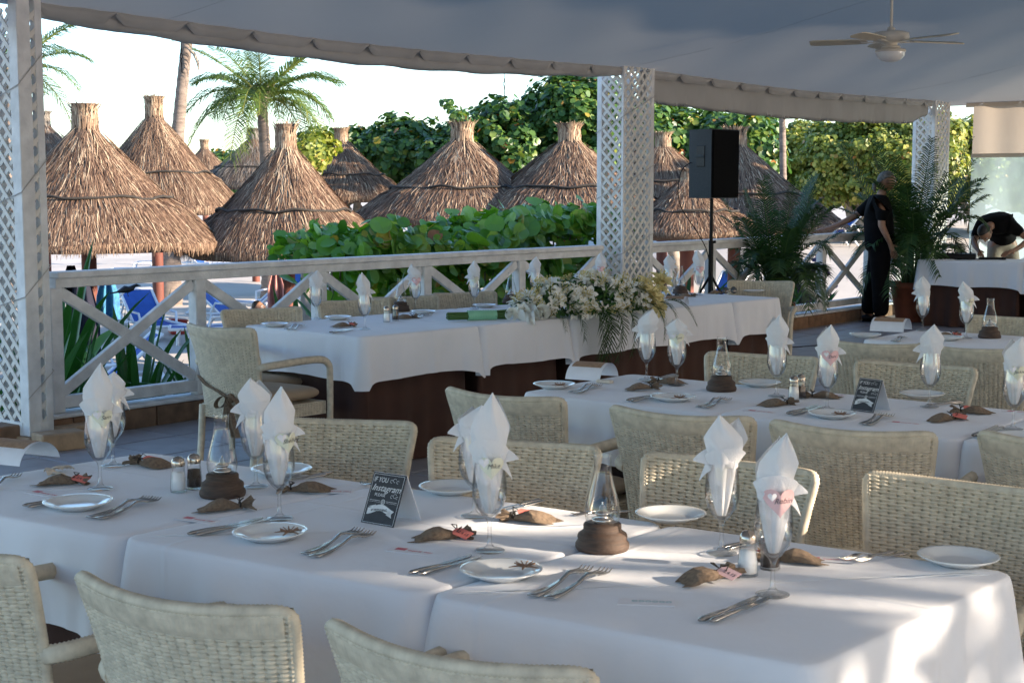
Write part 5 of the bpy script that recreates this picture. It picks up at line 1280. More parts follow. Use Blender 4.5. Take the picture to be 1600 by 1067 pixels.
# plates with starfish
PM = MB().lathe([(0, .005), (.042, .005), (.052, .0065), (.062, .012), (.080, .0185), (.0855, .0195), (.0862, .0185), (.078, .0135), (.060, .006), (.05, .0), (.0, .0)], 44).mesh('bread_plate', M['china'])
def star_mesh():
    mb = MB()
    for k in range(5):
        a = 2 * math.pi * k / 5 + rnd.uniform(-.1, .1); mb.tube([(0, 0, .004), (.013 * math.cos(a), .013 * math.sin(a), .0048), (.034 * math.cos(a + .1), .034 * math.sin(a + .1), .003)], [.0050, .0036, .0014], 6, flat=.6)
    for k in range(10):
        a = 2 * math.pi * k / 10; mb.tube([(.006 * math.cos(a), .006 * math.sin(a), .005), (.022 * math.cos(a), .022 * math.sin(a), .011)], .0014, 4)
    return mb.mesh('starfish', M['star'])
SMesh = star_mesh()
for x, y, st_, wh in [(122, 793, 0, 'leftmost on the front table, left of the glass foot'), (422, 841, (452, 832), 'on the front table below the close pair of glasses'), (783, 901, (820, 889), 'in the front middle of the front table'), (1048, 812, 0, 'on the far side of the front table right of the oil lamp'), (1497, 880, 0, 'on the sunlit right end of the front table'), (705, 769, 0, 'across the front table behind the Mike tag'), (440, 741, 0, 'across the front table behind the close pair of glasses'),
     (866, 606, (875, 604), 'at the left end of the second table'), (1052, 626, (1062, 622), 'on the second table below its second glass'), (1188, 603, 0, 'on the far side of the second table left of the pepper'), (1300, 652, (1313, 648), 'on the second table in front of its photo sign'), (1441, 621, 0, 'on the far side of the second table behind its photo sign'), (1592, 688, 0, 'on the second table at the right picture edge'),
     (430, 510, 0, 'at the left end of the head table'), (528, 499, 0, 'on the head table right of the leftmost glass'), (662, 490, 0, 'on the head table behind its first oil lamp'), (757, 480, 0, 'on the head table behind the calla lilies'), (1178, 457, 0, 'on the right end of the head table'), (1352, 527, 0, 'at the left end of the third table'), (1480, 531, 0, 'on the third table below its middle glass')]:
    p = at(x, y); o = link('bread_plate', PM, None, p, (0, 0, rnd.uniform(0, 3))); tag(o, 'small white plate ' + wh, 'plate', 'white bread plates')
    if st_:
        q = at(st_[0], st_[1], .765); o = link('starfish', SMesh, None, (q.x, q.y, .7640 if (q - p).length < .05 else .768), (rnd.uniform(-.05, .05), rnd.uniform(-.05, .05), rnd.uniform(0, 6))); tag(o, 'small dried starfish on the plate ' + wh, 'starfish', 'dried starfish laid on plates')
# cutlery
def fork_mesh():
    mb = MB(); path = [(0, .0105, .004), (.02, .010, .0035), (.06, .006, .003), (.095, .0032, .006), (.12, .0035, .012), (.135, .009, .012), (.145, .0125, .009)]
    def strip(i, top):
        x, w_, z = path[i]; return [(x, -w_, z + (.0012 if top else -.0012)), (x, w_, z + (.0012 if top else -.0012))]
    V = []
    for i in range(len(path)): V += strip(i, 1) + strip(i, 0)
    F = []
    for i in range(len(path) - 1):
        a = i * 4; b = a + 4; F += [(a, b, b + 1, a + 1), (a + 2, a + 3, b + 3, b + 2), (a, a + 2, b + 2, b), (a + 1, b + 1, b + 3, a + 3)]
    F += [(0, 1, 3, 2)]; mb.add(V, F, 0, True)
    for k in range(4):
        y = -.0103 + k * .00687; mb.tube([(.144, y, .009), (.165, y, .006), (.183, y, .005), (.195, y, .009)], [.0021, .0019, .0017, .0008], 5)
    return mb.mesh('fork', M['steel'])
def knife_mesh():
    mb = MB(); mb.tube([(0, 0, .006), (.01, 0, .006), (.05, 0, .006), (.088, 0, .005), (.1, 0, .0045)], [.0045, .0085, .0075, .0055, .004], 8, flat=.55, ref=Vector((0, 0, 1)))
    out = [(.098, -.004), (.11, -.008), (.15, -.0095), (.19, -.0085), (.208, -.003), (.212, .003), (.205, .005), (.15, .0055), (.11, .005), (.098, .004)]
    n = len(out); V = [(x, y, .0058) for x, y in out] + [(x, y, .0038) for x, y in out]
    mb.add(V, [tuple(range(n)), tuple(range(2 * n - 1, n - 1, -1))] + [(i, i + n, (i + 1) % n + n, (i + 1) % n) for i in range(n)]); return mb.mesh('knife', M['steel'])
def spoon_mesh():
    mb = MB(); mb.tube([(0, 0, .004), (.03, 0, .003), (.08, 0, .004), (.12, 0, .008)], [.008, .006, .0035, .003], 6, flat=.35, ref=Vector((0, 0, 1)))
    mb.grid(lambda i, j: (.118 + .05 * i, .017 * math.sin(math.pi * min(1, i * .97 + .02)) ** .7 * (2 * j - 1), .009 - .006 * math.sin(math.pi * i) * (1 - (2 * j - 1) ** 2)), 12, 6)
    return mb.mesh('spoon', M['steel'])
KM = {'fork': fork_mesh(), 'knife': knife_mesh(), 'spoon': spoon_mesh()}
def cut(kind, x0, y0, x1, y1, label, z=.7525, gr=None):
    a, b = at(x0, y0), at(x1, y1); d = b - a; L = d.length; base = .195 if kind == 'fork' else (.212 if kind == 'knife' else .17)
    s = min(1.25, max(.8, L / base)); o = link(kind, KM[kind], None, (a.x, a.y, z), (0, 0, math.atan2(d.y, d.x)), s); return tag(o, label, kind, 'table cutlery laid in pairs')
def pair(kind, x0, y0, x1, y1, wh, dx=14, dy=2, dx2=None):
    dx2 = dx if dx2 is None else dx2
    cut(kind, x0, y0, x1, y1, 'left %s of the pair %s' % (kind, wh)); cut(kind, x0 + dx, y0 + dy, x1 + dx2, y1 + dy, 'right %s of the pair %s' % (kind, wh), .7535)
pair('fork', 141, 811, 232, 781, 'on the front table right of the leftmost plate', 14, 2)
pair('fork', 478, 868, 565, 830, 'on the front table below the photo sign', 12, 5, 20)
pair('fork', 833, 934, 925, 888, 'on the front table left of the teal printed card', 26, 4, 30)
cut('fork', -30, 772, 28, 745, 'fork at the left picture edge on the front table')
pair('fork', 1397, 863, 1325, 875, 'on the sunlit right end beside the far plate', 20, 3, 24)
cut('fork', 985, 800, 905, 806, 'fork mostly hidden behind the middle oil lamp on the front table')
cut('fork', 610, 775, 567, 757, 'fork poking out behind the left edge of the photo sign')
pair('knife', 36, 793, 152, 774, 'on the front table left of the leftmost plate', 8, 3)
pair('knife', 294, 838, 412, 812, 'on the front table left of the starfish plate', 12, 2)
pair('knife', 640, 899, 738, 870, 'on the front table left of the front middle plate', 16, 2)
pair('knife', 1093, 974, 1185, 935, 'on the front table nearest to the camera at right', 18, 2)
pair('knife', 518, 741, 452, 751, 'across the front table behind the close pair of glasses', -8, 4)
pair('knife', 845, 783, 775, 799, 'across the front table right of the Mike tag', 6, 3)
pair('knife', 1130, 858, 1190, 842, 'behind the salt shaker on the sunlit end', 8, 3)
pair('fork', 893, 614, 930, 602, 'on the second table right of the leftmost plate', 8, 2)
pair('fork', 1092, 637, 1135, 622, 'on the second table right of the second plate', 10, 2)
pair('fork', 1347, 664, 1388, 646, 'on the second table below its photo sign', 8, 2, 14)
pair('knife', 980, 628, 1030, 616, 'on the second table left of its second plate', 8, 2)
pair('knife', 1230, 649, 1278, 635, 'on the second table left of its photo sign', 8, 2)
pair('knife', 1520, 684, 1572, 662, 'on the second table at the right picture edge', 8, 2)
pair('knife', 1055, 588, 1002, 598, 'on the far left side of the second table', 4, 2)
pair('knife', 1500, 629, 1445, 634, 'on the second table behind the tagged pouches', 4, 2)
pair('fork', 447, 515, 468, 508, 'on the left end of the head table', 8, 1)
pair('knife', 515, 521, 545, 515, 'on the head table left of its second glass', 6, 1)
pair('fork', 645, 497, 668, 492, 'on the head table right of its first oil lamp', 5, 1)
pair('fork', 1395, 534, 1410, 528, 'on the third table left of its glasses', 5, 1)
# burlap pouches
def pouch_mesh(seed):
    """flattened, creased little sack: two bottom corners, slack sides, gathered neck, frilled mouth"""
    g = random.Random(seed); mb = MB(); K = 9; NA = 14; V = []
    asym = g.uniform(-.012, .012); jit = [[g.uniform(-1, 1) for _ in range(NA)] for _ in range(K + 1)]
    prof = [(0, .020, .002), (.008, .031, .006), (.022, .033, .013), (.038, .031, .018), (.054, .026, .019), (.068, .020, .016), (.080, .013, .012), (.090, .0085, .009), (.096, .0085, .0085), (.100, .011, .010)]
    for k, (x, w_, h_) in enumerate(prof):
        for a in range(NA):
            an = 2 * math.pi * a / NA; c, s_ = math.cos(an), math.sin(an); cc = math.copysign(abs(c) ** .75, c); q = jit[k][a]
            V.append((x + .0035 * q - (.012 * (abs(c) > .8) if k == 0 else 0) + asym * c * (k < 4), w_ * cc * (1 + .05 * q) + asym * .4 * (1 - k / K), max(.0008, h_ * .9 + h_ * s_ * (1 + .16 * q) * (1 if s_ > 0 else .85)) + .0012))
    F = [(k * NA + a, k * NA + (a + 1) % NA, (k + 1) * NA + (a + 1) % NA, (k + 1) * NA + a) for k in range(K) for a in range(NA)]
    mb.add(V, F, 0, False); mb.add(V[:NA], [tuple(range(NA))[::-1]]); ph = g.uniform(0, 6)
    def fr_(i, j): a = 2 * math.pi * i; t = j; r = .009 + .019 * t * (1 + .45 * math.sin(5 * a + ph) + .25 * math.sin(11 * a)); return (.098 + .026 * t * (1 + .25 * math.sin(3 * a + ph)), r * math.cos(a), max(.002, .015 + r * .75 * math.sin(a)))
    mb.grid(fr_, 30, 5, smooth=False); return mb.mesh('bag', M['burlap'])
PB = [pouch_mesh(k) for k in range(4)]
TWN = MB().tube([(.094, .0105 * math.cos(a), .0165 + .010 * math.sin(a)) for a in [k * math.pi / 5 for k in range(11)]], .0022, 5)
TWN.tube([(.094, .006, .027), (.085, .02, .04), (.098, .025, .035), (.094, .006, .027), (.10, -.015, .042), (.088, -.02, .03), (.094, -.004, .027)], .0016, 4); TWNm = TWN.mesh('twine', M['rope'])
def pouch(x, y, ang, label, tg=None, tdir=0, txt='2.4.15'):
    p = at(x, y, .7525); i = int(x) % 4; r = empty('burlap_pouch', label, 'pouch', p, ang, 'burlap favour pouches'); r.scale = (1.05, 1.1, .74); c = (-.05, 0, 0)
    link('bag', PB[i], r, c); link('twine', TWNm, r, c)
    if tg:
        b = MB(); out = [(0, -.006), (.008, -.014), (.046, -.014), (.046, .014), (.008, .014), (0, .006)]; n = 6
        V = [(x_, y_, 0) for x_, y_ in out] + [(x_, y_, .001) for x_, y_ in out]; b.add(V, [tuple(range(n))[::-1], tuple(range(n, 2 * n))] + [(k, (k + 1) % n, (k + 1) % n + n, k + n) for k in range(n)])
        T = b.build('tag', M[tg], r, (.036, -.004, .030), (R(30), R(14), -ang + tdir))
        if txt: text_obj(txt, .012, M['ink'], T, (.027, 0, .0013), (0, 0, 0), 0, name='tag_lettering')
    return r
pouch(92, 757, .12, 'burlap pouch with a coral tag, leftmost on the front table', 'pink', -.3)
pouch(238, 729, 2.6, 'burlap pouch with a coral tag left of the first salt shaker', 'pink', -.1)
pouch(346, 797, .35, 'plain burlap pouch below the first oil lamp on the front table')
pouch(482, 768, 3.3, 'plain burlap pouch right of the close pair of glasses')
pouch(684, 843, .25, 'burlap pouch with a coral tag left of the Mike tag glass', 'pink', -.7)
pouch(832, 815, 2.9, 'burlap pouch left of the middle oil lamp, coral tag sticking out to the right', 'pink', .2, None)
pouch(1100, 908, .6, 'burlap pouch with a pale pink tag in the sun before the salt shaker', 'palepink', -.9)
pouch(1243, 878, 2.9, 'crumpled burlap pouch in the sun right of the Robin tag glass', 'pink', 2.6, None)
for x, y, a, lab, tg, td in [(1000, 609, .3, 'burlap pouch on the second table below its leftmost glass', None, 0), (1046, 600, 2.8, 'burlap pouch on the second table between its first two glasses', None, 0), (1211, 634, .4, 'burlap pouch on the second table left of its salt shaker', None, 0), (1288, 622, 3.0, 'burlap pouch on the second table right of its pepper shaker', None, 0), (1474, 658, .5, 'burlap pouch with a coral tag on the second table, front one of two', 'pink', -.4), (1522, 646, 2.9, 'burlap pouch with a coral tag on the second table, rear one of two', 'pink', -.2),
    (1478, 527, .3, 'burlap pouch with a coral tag on the third table between its glasses', 'pink', 0), (535, 511, .3, 'burlap pouch on the head table left of its second glass', 'pink', 0), (633, 498, .4, 'burlap pouch on the head table in front of its first oil lamp', None, 0), (1118, 459, .2, 'burlap pouch on the head table left of the sunglasses', None, 0), (1071, 464, .2, 'burlap pouch on the head table beside its right oil lamp', None, 0)]:
    pouch(x, y, a, lab, tg, td, None)
# flat printed cards
def card(x, y, ang, label, style='pink', w_=.11, h_=.045):
    p = at(x, y, .7522); r = empty('place_card', label, 'card', p, ang, 'flat printed cards on the tables'); MB().box((0, 0, .0008), (w_, h_, .0012)).build('card', M['paper'], r)
    if style == 'pink':
        MB().box((-.028, .004, .0018), (.026, .018, .0004)).build('printed_square', M['pinkink'], r); text_obj('THANK YOU', .0105, M['pinkink'], r, (.022, -.002, .0018), (0, 0, 0), 0)
    else: text_obj('oooooo', .024, M['greyink'], r, (0.01, .006, .0018), (0, 0, 0), 0)
da = math.atan2((FR - FLp).y, (FR - FLp).x)
for x, y, a, lab, st_ in [(68, 771, da, 'white card with coral print under the leftmost pouch', 'pink'), (308, 812, da + .1, 'white card with pink print left of the plain pouch', 'pink'), (643, 861, da + .15, 'white card with pink print below the tagged pouch left of the Mike tag glass', 'pink'), (1010, 941, da + .45, 'white card with faded teal print in the sun', 'teal'), (518, 768, da + .5, 'white card with pink print right of the long plain pouch', 'pink'), (1292, 874, da + .4, 'white card with pink print in the sun right of the crumpled pouch', 'pink'),
    (1186, 643, da, 'white card on the second table under the pouch', 'pink'), (1412, 661, da, 'white card with pink print on the second table right of the forks', 'pink'), (1592, 644, da, 'white card with pink print at the right edge of the second table', 'pink'), (1300, 617, da, 'white card on the second table behind the pepper shaker', 'pink')]: card(x, y, a, lab, st_)
# tent cards with chalk style print
def tent_card(x0, y0, x1, y1, W, label):
    a, b = at(x0, y0), at(x1, y1); d = (b - a); ang = math.atan2(d.y, d.x); r = empty('tent_card', label, 'sign', (a + b) / 2, ang, 'black printed tent cards')
    Hs = .125 * W / .1; lean = R(24); sy = math.sin(lean) * Hs; cz = math.cos(lean) * Hs
    f = MB(); f.box((0, 0, Hs / 2), (W, .0016, Hs)); P_ = f.build('front_panel', M['board'], r, (0, 0, 0), (-lean, 0, 0))
    f = MB(); f.box((0, 0, Hs / 2), (W, .0016, Hs)); f.build('back_panel', M['paper'], r, (0, 2 * sy, .0005), (lean, 0, 0))
    k = W / .1; y_ = -.0013; rt = (R(90), 0, 0)
    bd = MB(); hw, m_ = W / 2 - .004 * k, .004 * k
    for c_, s_ in (((0, y_, m_), (2 * hw, .0004, .0008 * k)), ((0, y_, Hs - m_), (2 * hw, .0004, .0008 * k)), ((-hw, y_, Hs / 2), (.0008 * k, .0004, Hs - 2 * m_)), ((hw, y_, Hs / 2), (.0008 * k, .0004, Hs - 2 * m_))): bd.box(c_, s_)
    bd.box((-.025 * k, y_, .058 * k), (.032 * k, .0004, .0008 * k)); bd.box((.025 * k, y_, .058 * k), (.032 * k, .0004, .0008 * k)); bd.box((-.025 * k, y_, .0545 * k), (.032 * k, .0004, .0005 * k)); bd.box((.025 * k, y_, .0545 * k), (.032 * k, .0004, .0005 * k))
    def ring(cx, cz_, r_, w_, a0=0, a1=6.283, n=20):
        V = []
        for i in range(n + 1):
            an = a0 + (a1 - a0) * i / n; V += [(cx + (r_ - w_) * math.cos(an), y_, cz_ + (r_ - w_) * math.sin(an)), (cx + r_ * math.cos(an), y_, cz_ + r_ * math.sin(an))]
        bd.add(V, [(2 * i, 2 * i + 1, 2 * i + 3, 2 * i + 2) for i in range(n)])
    ring(0, .056 * k, .0062 * k, .0016 * k)
    for cx, cz_, r_ in ((.010, .107, .004), (.019, .110, .0048), (.029, .107, .004), (.022, .071, .004), (.031, .0735, .0052), (.038, .070, .0035)): ring(cx * k, cz_ * k, r_ * k, .0009 * k, .4, 5.2)
    # ribbon banner
    n = 16; V = []
    for i in range(n + 1):
        q = i / n; x = (-.040 + .070 * q) * k; z = (.036 + .006 * math.sin(q * 5 - 1.2)) * k; V += [(x, y_, z - .0078 * k), (x, y_, z + .0078 * k)]
    bd.add(V, [(2 * i, 2 * i + 2, 2 * i + 3, 2 * i + 1) for i in range(n)])
    bd.add([(.018 * k, y_, .027 * k), (.036 * k, y_, .021 * k), (.033 * k, y_, .030 * k), (.040 * k, y_, .037 * k), (.030 * k, y_, .040 * k)], [(0, 1, 2, 3, 4)]); bd.add([(-.041 * k, y_, .041 * k), (-.018 * k, y_, .048 * k), (-.020 * k, y_, .042 * k)], [(0, 1, 2)])
    bd.build('printed_border', M['chalk'], P_)
    text_obj('IF YOU', .0170 * k, M['chalk'], P_, (-.022 * k, y_, .1075 * k), rt, .15, xs=.8)
    text_obj('Instagram', .0225 * k, M['chalk'], P_, (.000 * k, y_, .088 * k), rt, .4, ext=.0003, xs=.98)
    t = text_obj('PLEASE', .0105 * k, M['chalk'], P_, (-.014 * k, y_, .0715 * k), rt, .0)
    text_obj('#', .0095 * k, M['chalk'], P_, (0, y_, .056 * k), rt)
    text_obj('# WEDDING', .0085 * k, M['board'], P_, (-.005 * k, y_ - .0006, .0355 * k), (R(90), R(-4), 0), .1)
    return r
tent_card(557, 815, 622, 826, .102, 'black printed tent sign about photos in the middle of the front table')
tent_card(1325, 640, 1369, 646, .100, 'black printed tent sign about photos on the second table')
# curved menus
def menu(x, y, ang, label, W=.15, Rr=.085):
    p = at(x, y, .752); r = empty('curved_menu', label, 'menu', p, ang, 'white menus bent into an arch with a tan band')
    def arc(W0, W1, rr): return lambda i, j: (W0 + (W1 - W0) * j, rr * 1.15 * math.cos(math.pi * (.06 + .88 * i)), rr * math.sin(math.pi * (.06 + .88 * i)) * .95 - rr * .17)
    mb = MB(); mb.grid(arc(-W / 2, W / 2, Rr), 26, 2); mb.grid(lambda i, j: arc(-W / 2, W / 2, Rr - .0012)(1 - i, j), 26, 2); mb.build('menu_sheet', M['paper'], r)
    def band(rr): return lambda i, j: (-W / 2 + .012 + (W - .024) * j, rr * 1.15 * math.cos(math.pi * (.40 + .30 * i)), rr * math.sin(math.pi * (.40 + .30 * i)) * .95 - rr * .17)
    mb = MB(); mb.grid(band(Rr + .0014), 12, 2); mb.build('tan_band', M['brownband'], r)
menu(28, 718, da + .15, 'arched white menu with a tan band at the left edge of the front table', .17, .075)
menu(925, 590, da + .1, 'arched white menu with a tan band at the left end of the second table', .16, .085)
menu(1392, 516, da + .1, 'arched white menu with a tan band at the left end of the third table', .19, .09)
menu(1056, 478, da + .3, 'arched white menu with a tan band on the head table right of the flowers', .15, .085)
# shells
def shell(x, y, ang, lab, s=1):
    p = at(x, y, .7525); mb = MB(); mb.grid(lambda i, j: (.034 * s * (j) * math.cos(-1.3 + 2.6 * i), .034 * s * j * math.sin(-1.3 + 2.6 * i), s * (.001 + .013 * math.sin(math.pi * min(1, j * .8 + .15)) + .0012 * math.cos(i * 60))), 30, 8)
    tag(mb.build('seashell', M['shell'], None, p, (0, 0, ang)), lab, 'seashell')
shell(68, 741, .3, 'ribbed seashell in front of the curved menu on the front table, left one', 1.1); shell(98, 738, 2.2, 'ribbed seashell between the other shell and the leftmost pouch', 1.2); shell(88, 745, 1.2, 'small seashell squeezed between the two bigger shells', .8)
p = at(985, 583 + 16, .752)
tag(MB().box((0, 0, .006), (.07, .03, .012), bev=.003).build('shell_strip', M['shell'], None, at(945, 598, .752), (0, 0, da)), 'pale shell ornament in front of the second table menu', 'ornament')
# sunglasses
def shades(x, y, ang, lab):
    p = at(x, y, .752); r = empty('sunglasses', lab, 'sunglasses', p, ang)
    for s in (-1, 1):
        b = MB(); b.lathe([(0, -.001), (.024, -.001), (.027, .0), (.024, .002), (0, .002)], 16); link('lens', b.mesh('lens', M['sunlens']), r, (s * .034, 0, .027), (R(80), 0, 0))
    b = MB(); b.tube([(-.012, 0, .033), (0, 0, .037), (.012, 0, .033)], .002, 5)
    for s in (-1, 1): b.tube([(s * .06, 0, .032), (s * .062, .06, .022), (s * .05, .13, .004)], .0022, 5)
    b.build('frame', M['black'], r)
shades(1140, 459, .3, 'dark sunglasses lying on the right end of the head table'); shades(1052, 470, .5, 'teal tinted sunglasses in front of the menu on the head table')

# ================================================================== FLOWERS
def petal(L, W, curl, cup=.25):
    def f(i, j): w_ = W * math.sin(math.pi * min(1, i * .93 + .07)) ** .8 * (2 * j - 1); return Vector((L * i * (1 - .25 * curl * i), w_, L * (.45 * math.sin(i * 1.8) * (1 - curl) - curl * .35 * i * i) + cup * abs(2 * j - 1) ** 2 * W))
    return f
def lily_mesh(m_, k=6, L=.055, W=.014, curl=.35):
    mb = MB()
    for q in range(k):
        a = 2 * math.pi * q / k; f = petal(L * (1 if q % 2 else .93), W * (1 if q % 2 else .8), curl + (.1 if q % 2 else 0)); Rm = Matrix.Rotation(a, 3, 'Z'); mb.grid(lambda i, j: tuple(Rm @ f(i, j)), 6, 4)
    return mb
def lily(name, m_, **kw):
    mb = lily_mesh(m_, **kw)
    for q in range(5): a = q * 1.25; mb.tube([(0, 0, 0), (.014 * math.cos(a), .014 * math.sin(a), .035)], .001, 3, mi=1); mb.ball((.014 * math.cos(a), .014 * math.sin(a), .036), .003, 5, 4, mi=1)
    return mb.mesh(name, [m_, M['stamen']])
def rose_mesh(m_, s=.024):
    mb = MB()
    for lay in range(4):
        for q in range(4):
            a = q * 1.57 + lay * .8; rr = s * (.25 + .22 * lay); hh = s * (1.5 - .18 * lay)
            mb.grid(lambda i, j: (rr * (1 + .35 * j * j) * math.cos(a + (i - .5) * 2.2), rr * (1 + .35 * j * j) * math.sin(a + (i - .5) * 2.2), hh * j * (1 - .15 * abs(2 * i - 1) ** 2)), 6, 4)
    return mb.mesh('rose', m_)
LY = [lily('lily', M['petal']), lily('lily', M['petal'], L=.062, W=.016, curl=.55), lily('lily', M['petal'], L=.045, W=.012, curl=.1)]
LYY = lily('yellow_lily', M['petalyellow'], L=.06, W=.015, curl=.4); RS = rose_mesh(M['petal']); ORC = lily('small_blossom', M['petal'], k=5, L=.022, W=.008, curl=.2)
fa, fb = at(806, 498, .755), at(1016, 482, .755); fc = (fa + fb) / 2; fL = (fb - fa); fw_ = fL.normalized(); fl_n = Vector((fw_.y, -fw_.x, 0))
FAo = empty('flower_arrangement', 'long low arrangement of cream lilies, roses and dark greenery lying on the head table', 'flower arrangement', fc, 0)
g = random.Random(12); gl = fL.length
def env(q): return .185 * math.sin(math.pi * min(.97, max(.03, q))) ** .45
def aim(o, d): o.rotation_euler = Vector(d).to_track_quat('Z', 'Y').to_euler()
for k in range(135):
    q = g.uniform(-.02, .93); th = g.uniform(-.55, 2.3); e = env(q) * g.uniform(.8, 1.05); pos = fw_ * (gl * (q - .5)) + fl_n * (e * 1.05 * math.cos(th)) + Vector((0, 0, .035 + e * 1.05 * max(0, math.sin(th))))
    d = fl_n * math.cos(th) + Vector((0, 0, max(.1, math.sin(th)))) + fw_ * g.uniform(-.5, .5) + Vector((0, -.3, 0))
    if k % 2 == 0 or k < 26: me, nm = LY[k % 3], 'lily'
    elif k % 7 == 0: me, nm = RS, 'rose'
    else: me, nm = ORC, 'small_blossom'
    o = link(nm, me, FAo, pos, (0, 0, 0), g.uniform(1.15, 1.55) * (1.0 if nm != 'small_blossom' else 1.2)); aim(o, d)
for k in range(16):
    q = g.uniform(.86, 1.05); th = g.uniform(-.4, 2.0); e = env(.6) * g.uniform(.6, 1.0); pos = fw_ * (gl * (q - .5)) + fl_n * (e * math.cos(th)) + Vector((0, 0, .02 + e * max(0, math.sin(th))))
    o = link('yellow_lily', LYY, FAo, pos, (0, 0, 0), g.uniform(1.3, 1.8)); aim(o, fl_n * math.cos(th) + Vector((0, -.3, max(.2, math.sin(th)))) + fw_ * g.uniform(-.3, .6))
for (px_, py_, s) in ((875, 492, 1.7), (830, 496, 1.4)):
    pp = at(px_, py_ + 4, .78); pp = fc + (fw_ * (pp - fc).dot(fw_)) + fl_n * .15; o = link('rose', RS, FAo, pp - fc + Vector((0, 0, .04)), (0, 0, 0), s); aim(o, fl_n * .8 + Vector((0, -.5, .4)))
n = 2600; gg = np.random.RandomState(3); Q = gg.uniform(0, 1, n); TH = gg.uniform(-.8, 2.9, n); E_ = np.array([env(q) for q in Q]) * gg.uniform(.5, 1.12, n)
C_ = np.outer(gl * (Q - .5), np.array(fw_)) + np.outer(E_ * 1.1 * np.cos(TH), np.array(fl_n)) + np.outer(.028 + E_ * np.clip(np.sin(TH), 0, 1), [0, 0, 1])
D_ = np.outer(np.cos(TH), np.array(fl_n)) + np.outer(np.sin(TH), [0, 0, 1]) + gg.normal(0, .8, (n, 3))
o = link('greenery', leaf_cloud('greenery', C_, D_, gg.uniform(.014, .034, n), M['darkfol'], gg.beta(2, 3, n), 5, .38), FAo); o['kind'] = 'stuff'
FF = [frond_mesh('palm_sprig', 1.0, 1.0, .25, 16, .42, 200 + i, M['areca'], .016, .3, .25) for i in range(2)]
for k, (q, L, ex, dn) in enumerate([(.12, .16, 0, -.1), (.25, .2, .1, -.35), (.40, .3, .1, -.8), (.46, .34, .0, -1.2), (.5, .36, -.15, -1.3), (.55, .32, .2, -1.0), (.62, .3, .3, -.8), (.72, .22, .2, -.5), (.82, .24, .5, -.5), (.9, .2, .6, -.2), (.3, .2, -.3, .5), (.6, .24, .3, .7), (.75, .24, .5, .6), (.95, .24, .9, .1)]):
    d = (fl_n + fw_ * ex + Vector((0, 0, dn))).normalized(); o = link('palm_sprig', FF[k % 2], FAo, fw_ * (gl * (q - .5)) + fl_n * (.17 if dn < .3 else .0) + Vector((0, 0, .06 if dn < .3 else .12)), (0, 0, 0), (L, L * .7, L))
    o.rotation_euler = d.to_track_quat('X', 'Z').to_euler()
for k in range(9):
    q = g.uniform(.1, .9); tb = MB(); b0 = fw_ * (gl * (q - .5)) + Vector((0, 0, .12)); d = Vector((g.uniform(-.4, .4), g.uniform(-.4, .2), 1)).normalized(); tb.tube([b0, b0 + d * .05, b0 + d * .095], [.005, .011, .002], 6); tb.build('bud', M['stem'], FAo)
# calla bouquet lying on the table
cb0, cb1 = at(700, 500, .76), at(812, 497, .76); dv = (cb1 - cb0); cl = dv.length; dv.normalize(); nb = Vector((dv.y, -dv.x, 0))
CB = empty('calla_bouquet', 'white calla lily bouquet with green stems wrapped in mint ribbon, lying on the head table', 'bouquet', cb0, 0)
for k in range(14):
    a = k * 2.4; rr = .022 * math.sqrt(k / 14); o0 = nb * rr * math.cos(a) + Vector((0, 0, .022 + rr * math.sin(a)))
    MB().tube([o0 + dv * rnd.uniform(-.008, .01), o0 + dv * cl * .5, o0 * 1.4 + dv * cl * .82 - Vector((0, 0, .006))], .0062, 7).build('stem', M['stem'], CB)
mb = MB(); mb.tube([dv * (cl * q) + Vector((0, 0, .024)) for q in [.27 + .012 * i for i in range(34)]], [.031 + (.0012 if i % 3 == 0 else 0) for i in range(34)], 18); mb.build('ribbon', M['ribbon'], CB)
def calla_mesh():
    mb = MB()
    def f(i, j):
        a = 2 * math.pi * i * 1.12; t = j; r = .006 + .026 * t ** 1.7; tip = math.exp(-((a - math.pi * 1.1) / .7) ** 2) * t ** 3 * .03
        return ((r + tip * .6) * math.cos(a), (r + tip * .6) * math.sin(a), .075 * t - .012 * t ** 4 * (1 - math.exp(-((a - math.pi * 1.1) / 1.1) ** 2)) + tip * .3)
    mb.grid(f, 26, 12); mb.tube([(0, 0, .01), (0, 0, .05)], .0035, 6, mi=1); return mb.mesh('calla', [M['petal'], M['petalyellow']])
CM = calla_mesh()
for k, (dz, dn, fx) in enumerate([(.055, -.03, .80), (.065, .02, .84), (.04, .055, .82), (.02, .07, .86), (.045, -.06, .86), (.025, .02, .93), (.07, -.01, .95), (.02, .09, .95), (.05, .05, .98)]):
    pos = dv * (cl * fx) + nb * dn * .6 + Vector((0, 0, .012 + dz * .6)); d = dv * 1.0 + nb * (dn * 7) + Vector((0, 0, dz * 5 - .25)); o = link('calla', CM, CB, pos, (0, 0, 0), rnd.uniform(1.25, 1.5)); aim(o, d)

# ================================================================== LOUDSPEAKER
p = atY(1112, 310, 14.6); sp = empty('loudspeaker', 'black loudspeaker with a grey side standing on a pole right of the middle column', 'loudspeaker', (p.x, p.y, p.z), R(42))
Hh_ = .655; out = [(-.17, -.17), (.17, -.17), (.13, .15), (-.13, .15)]
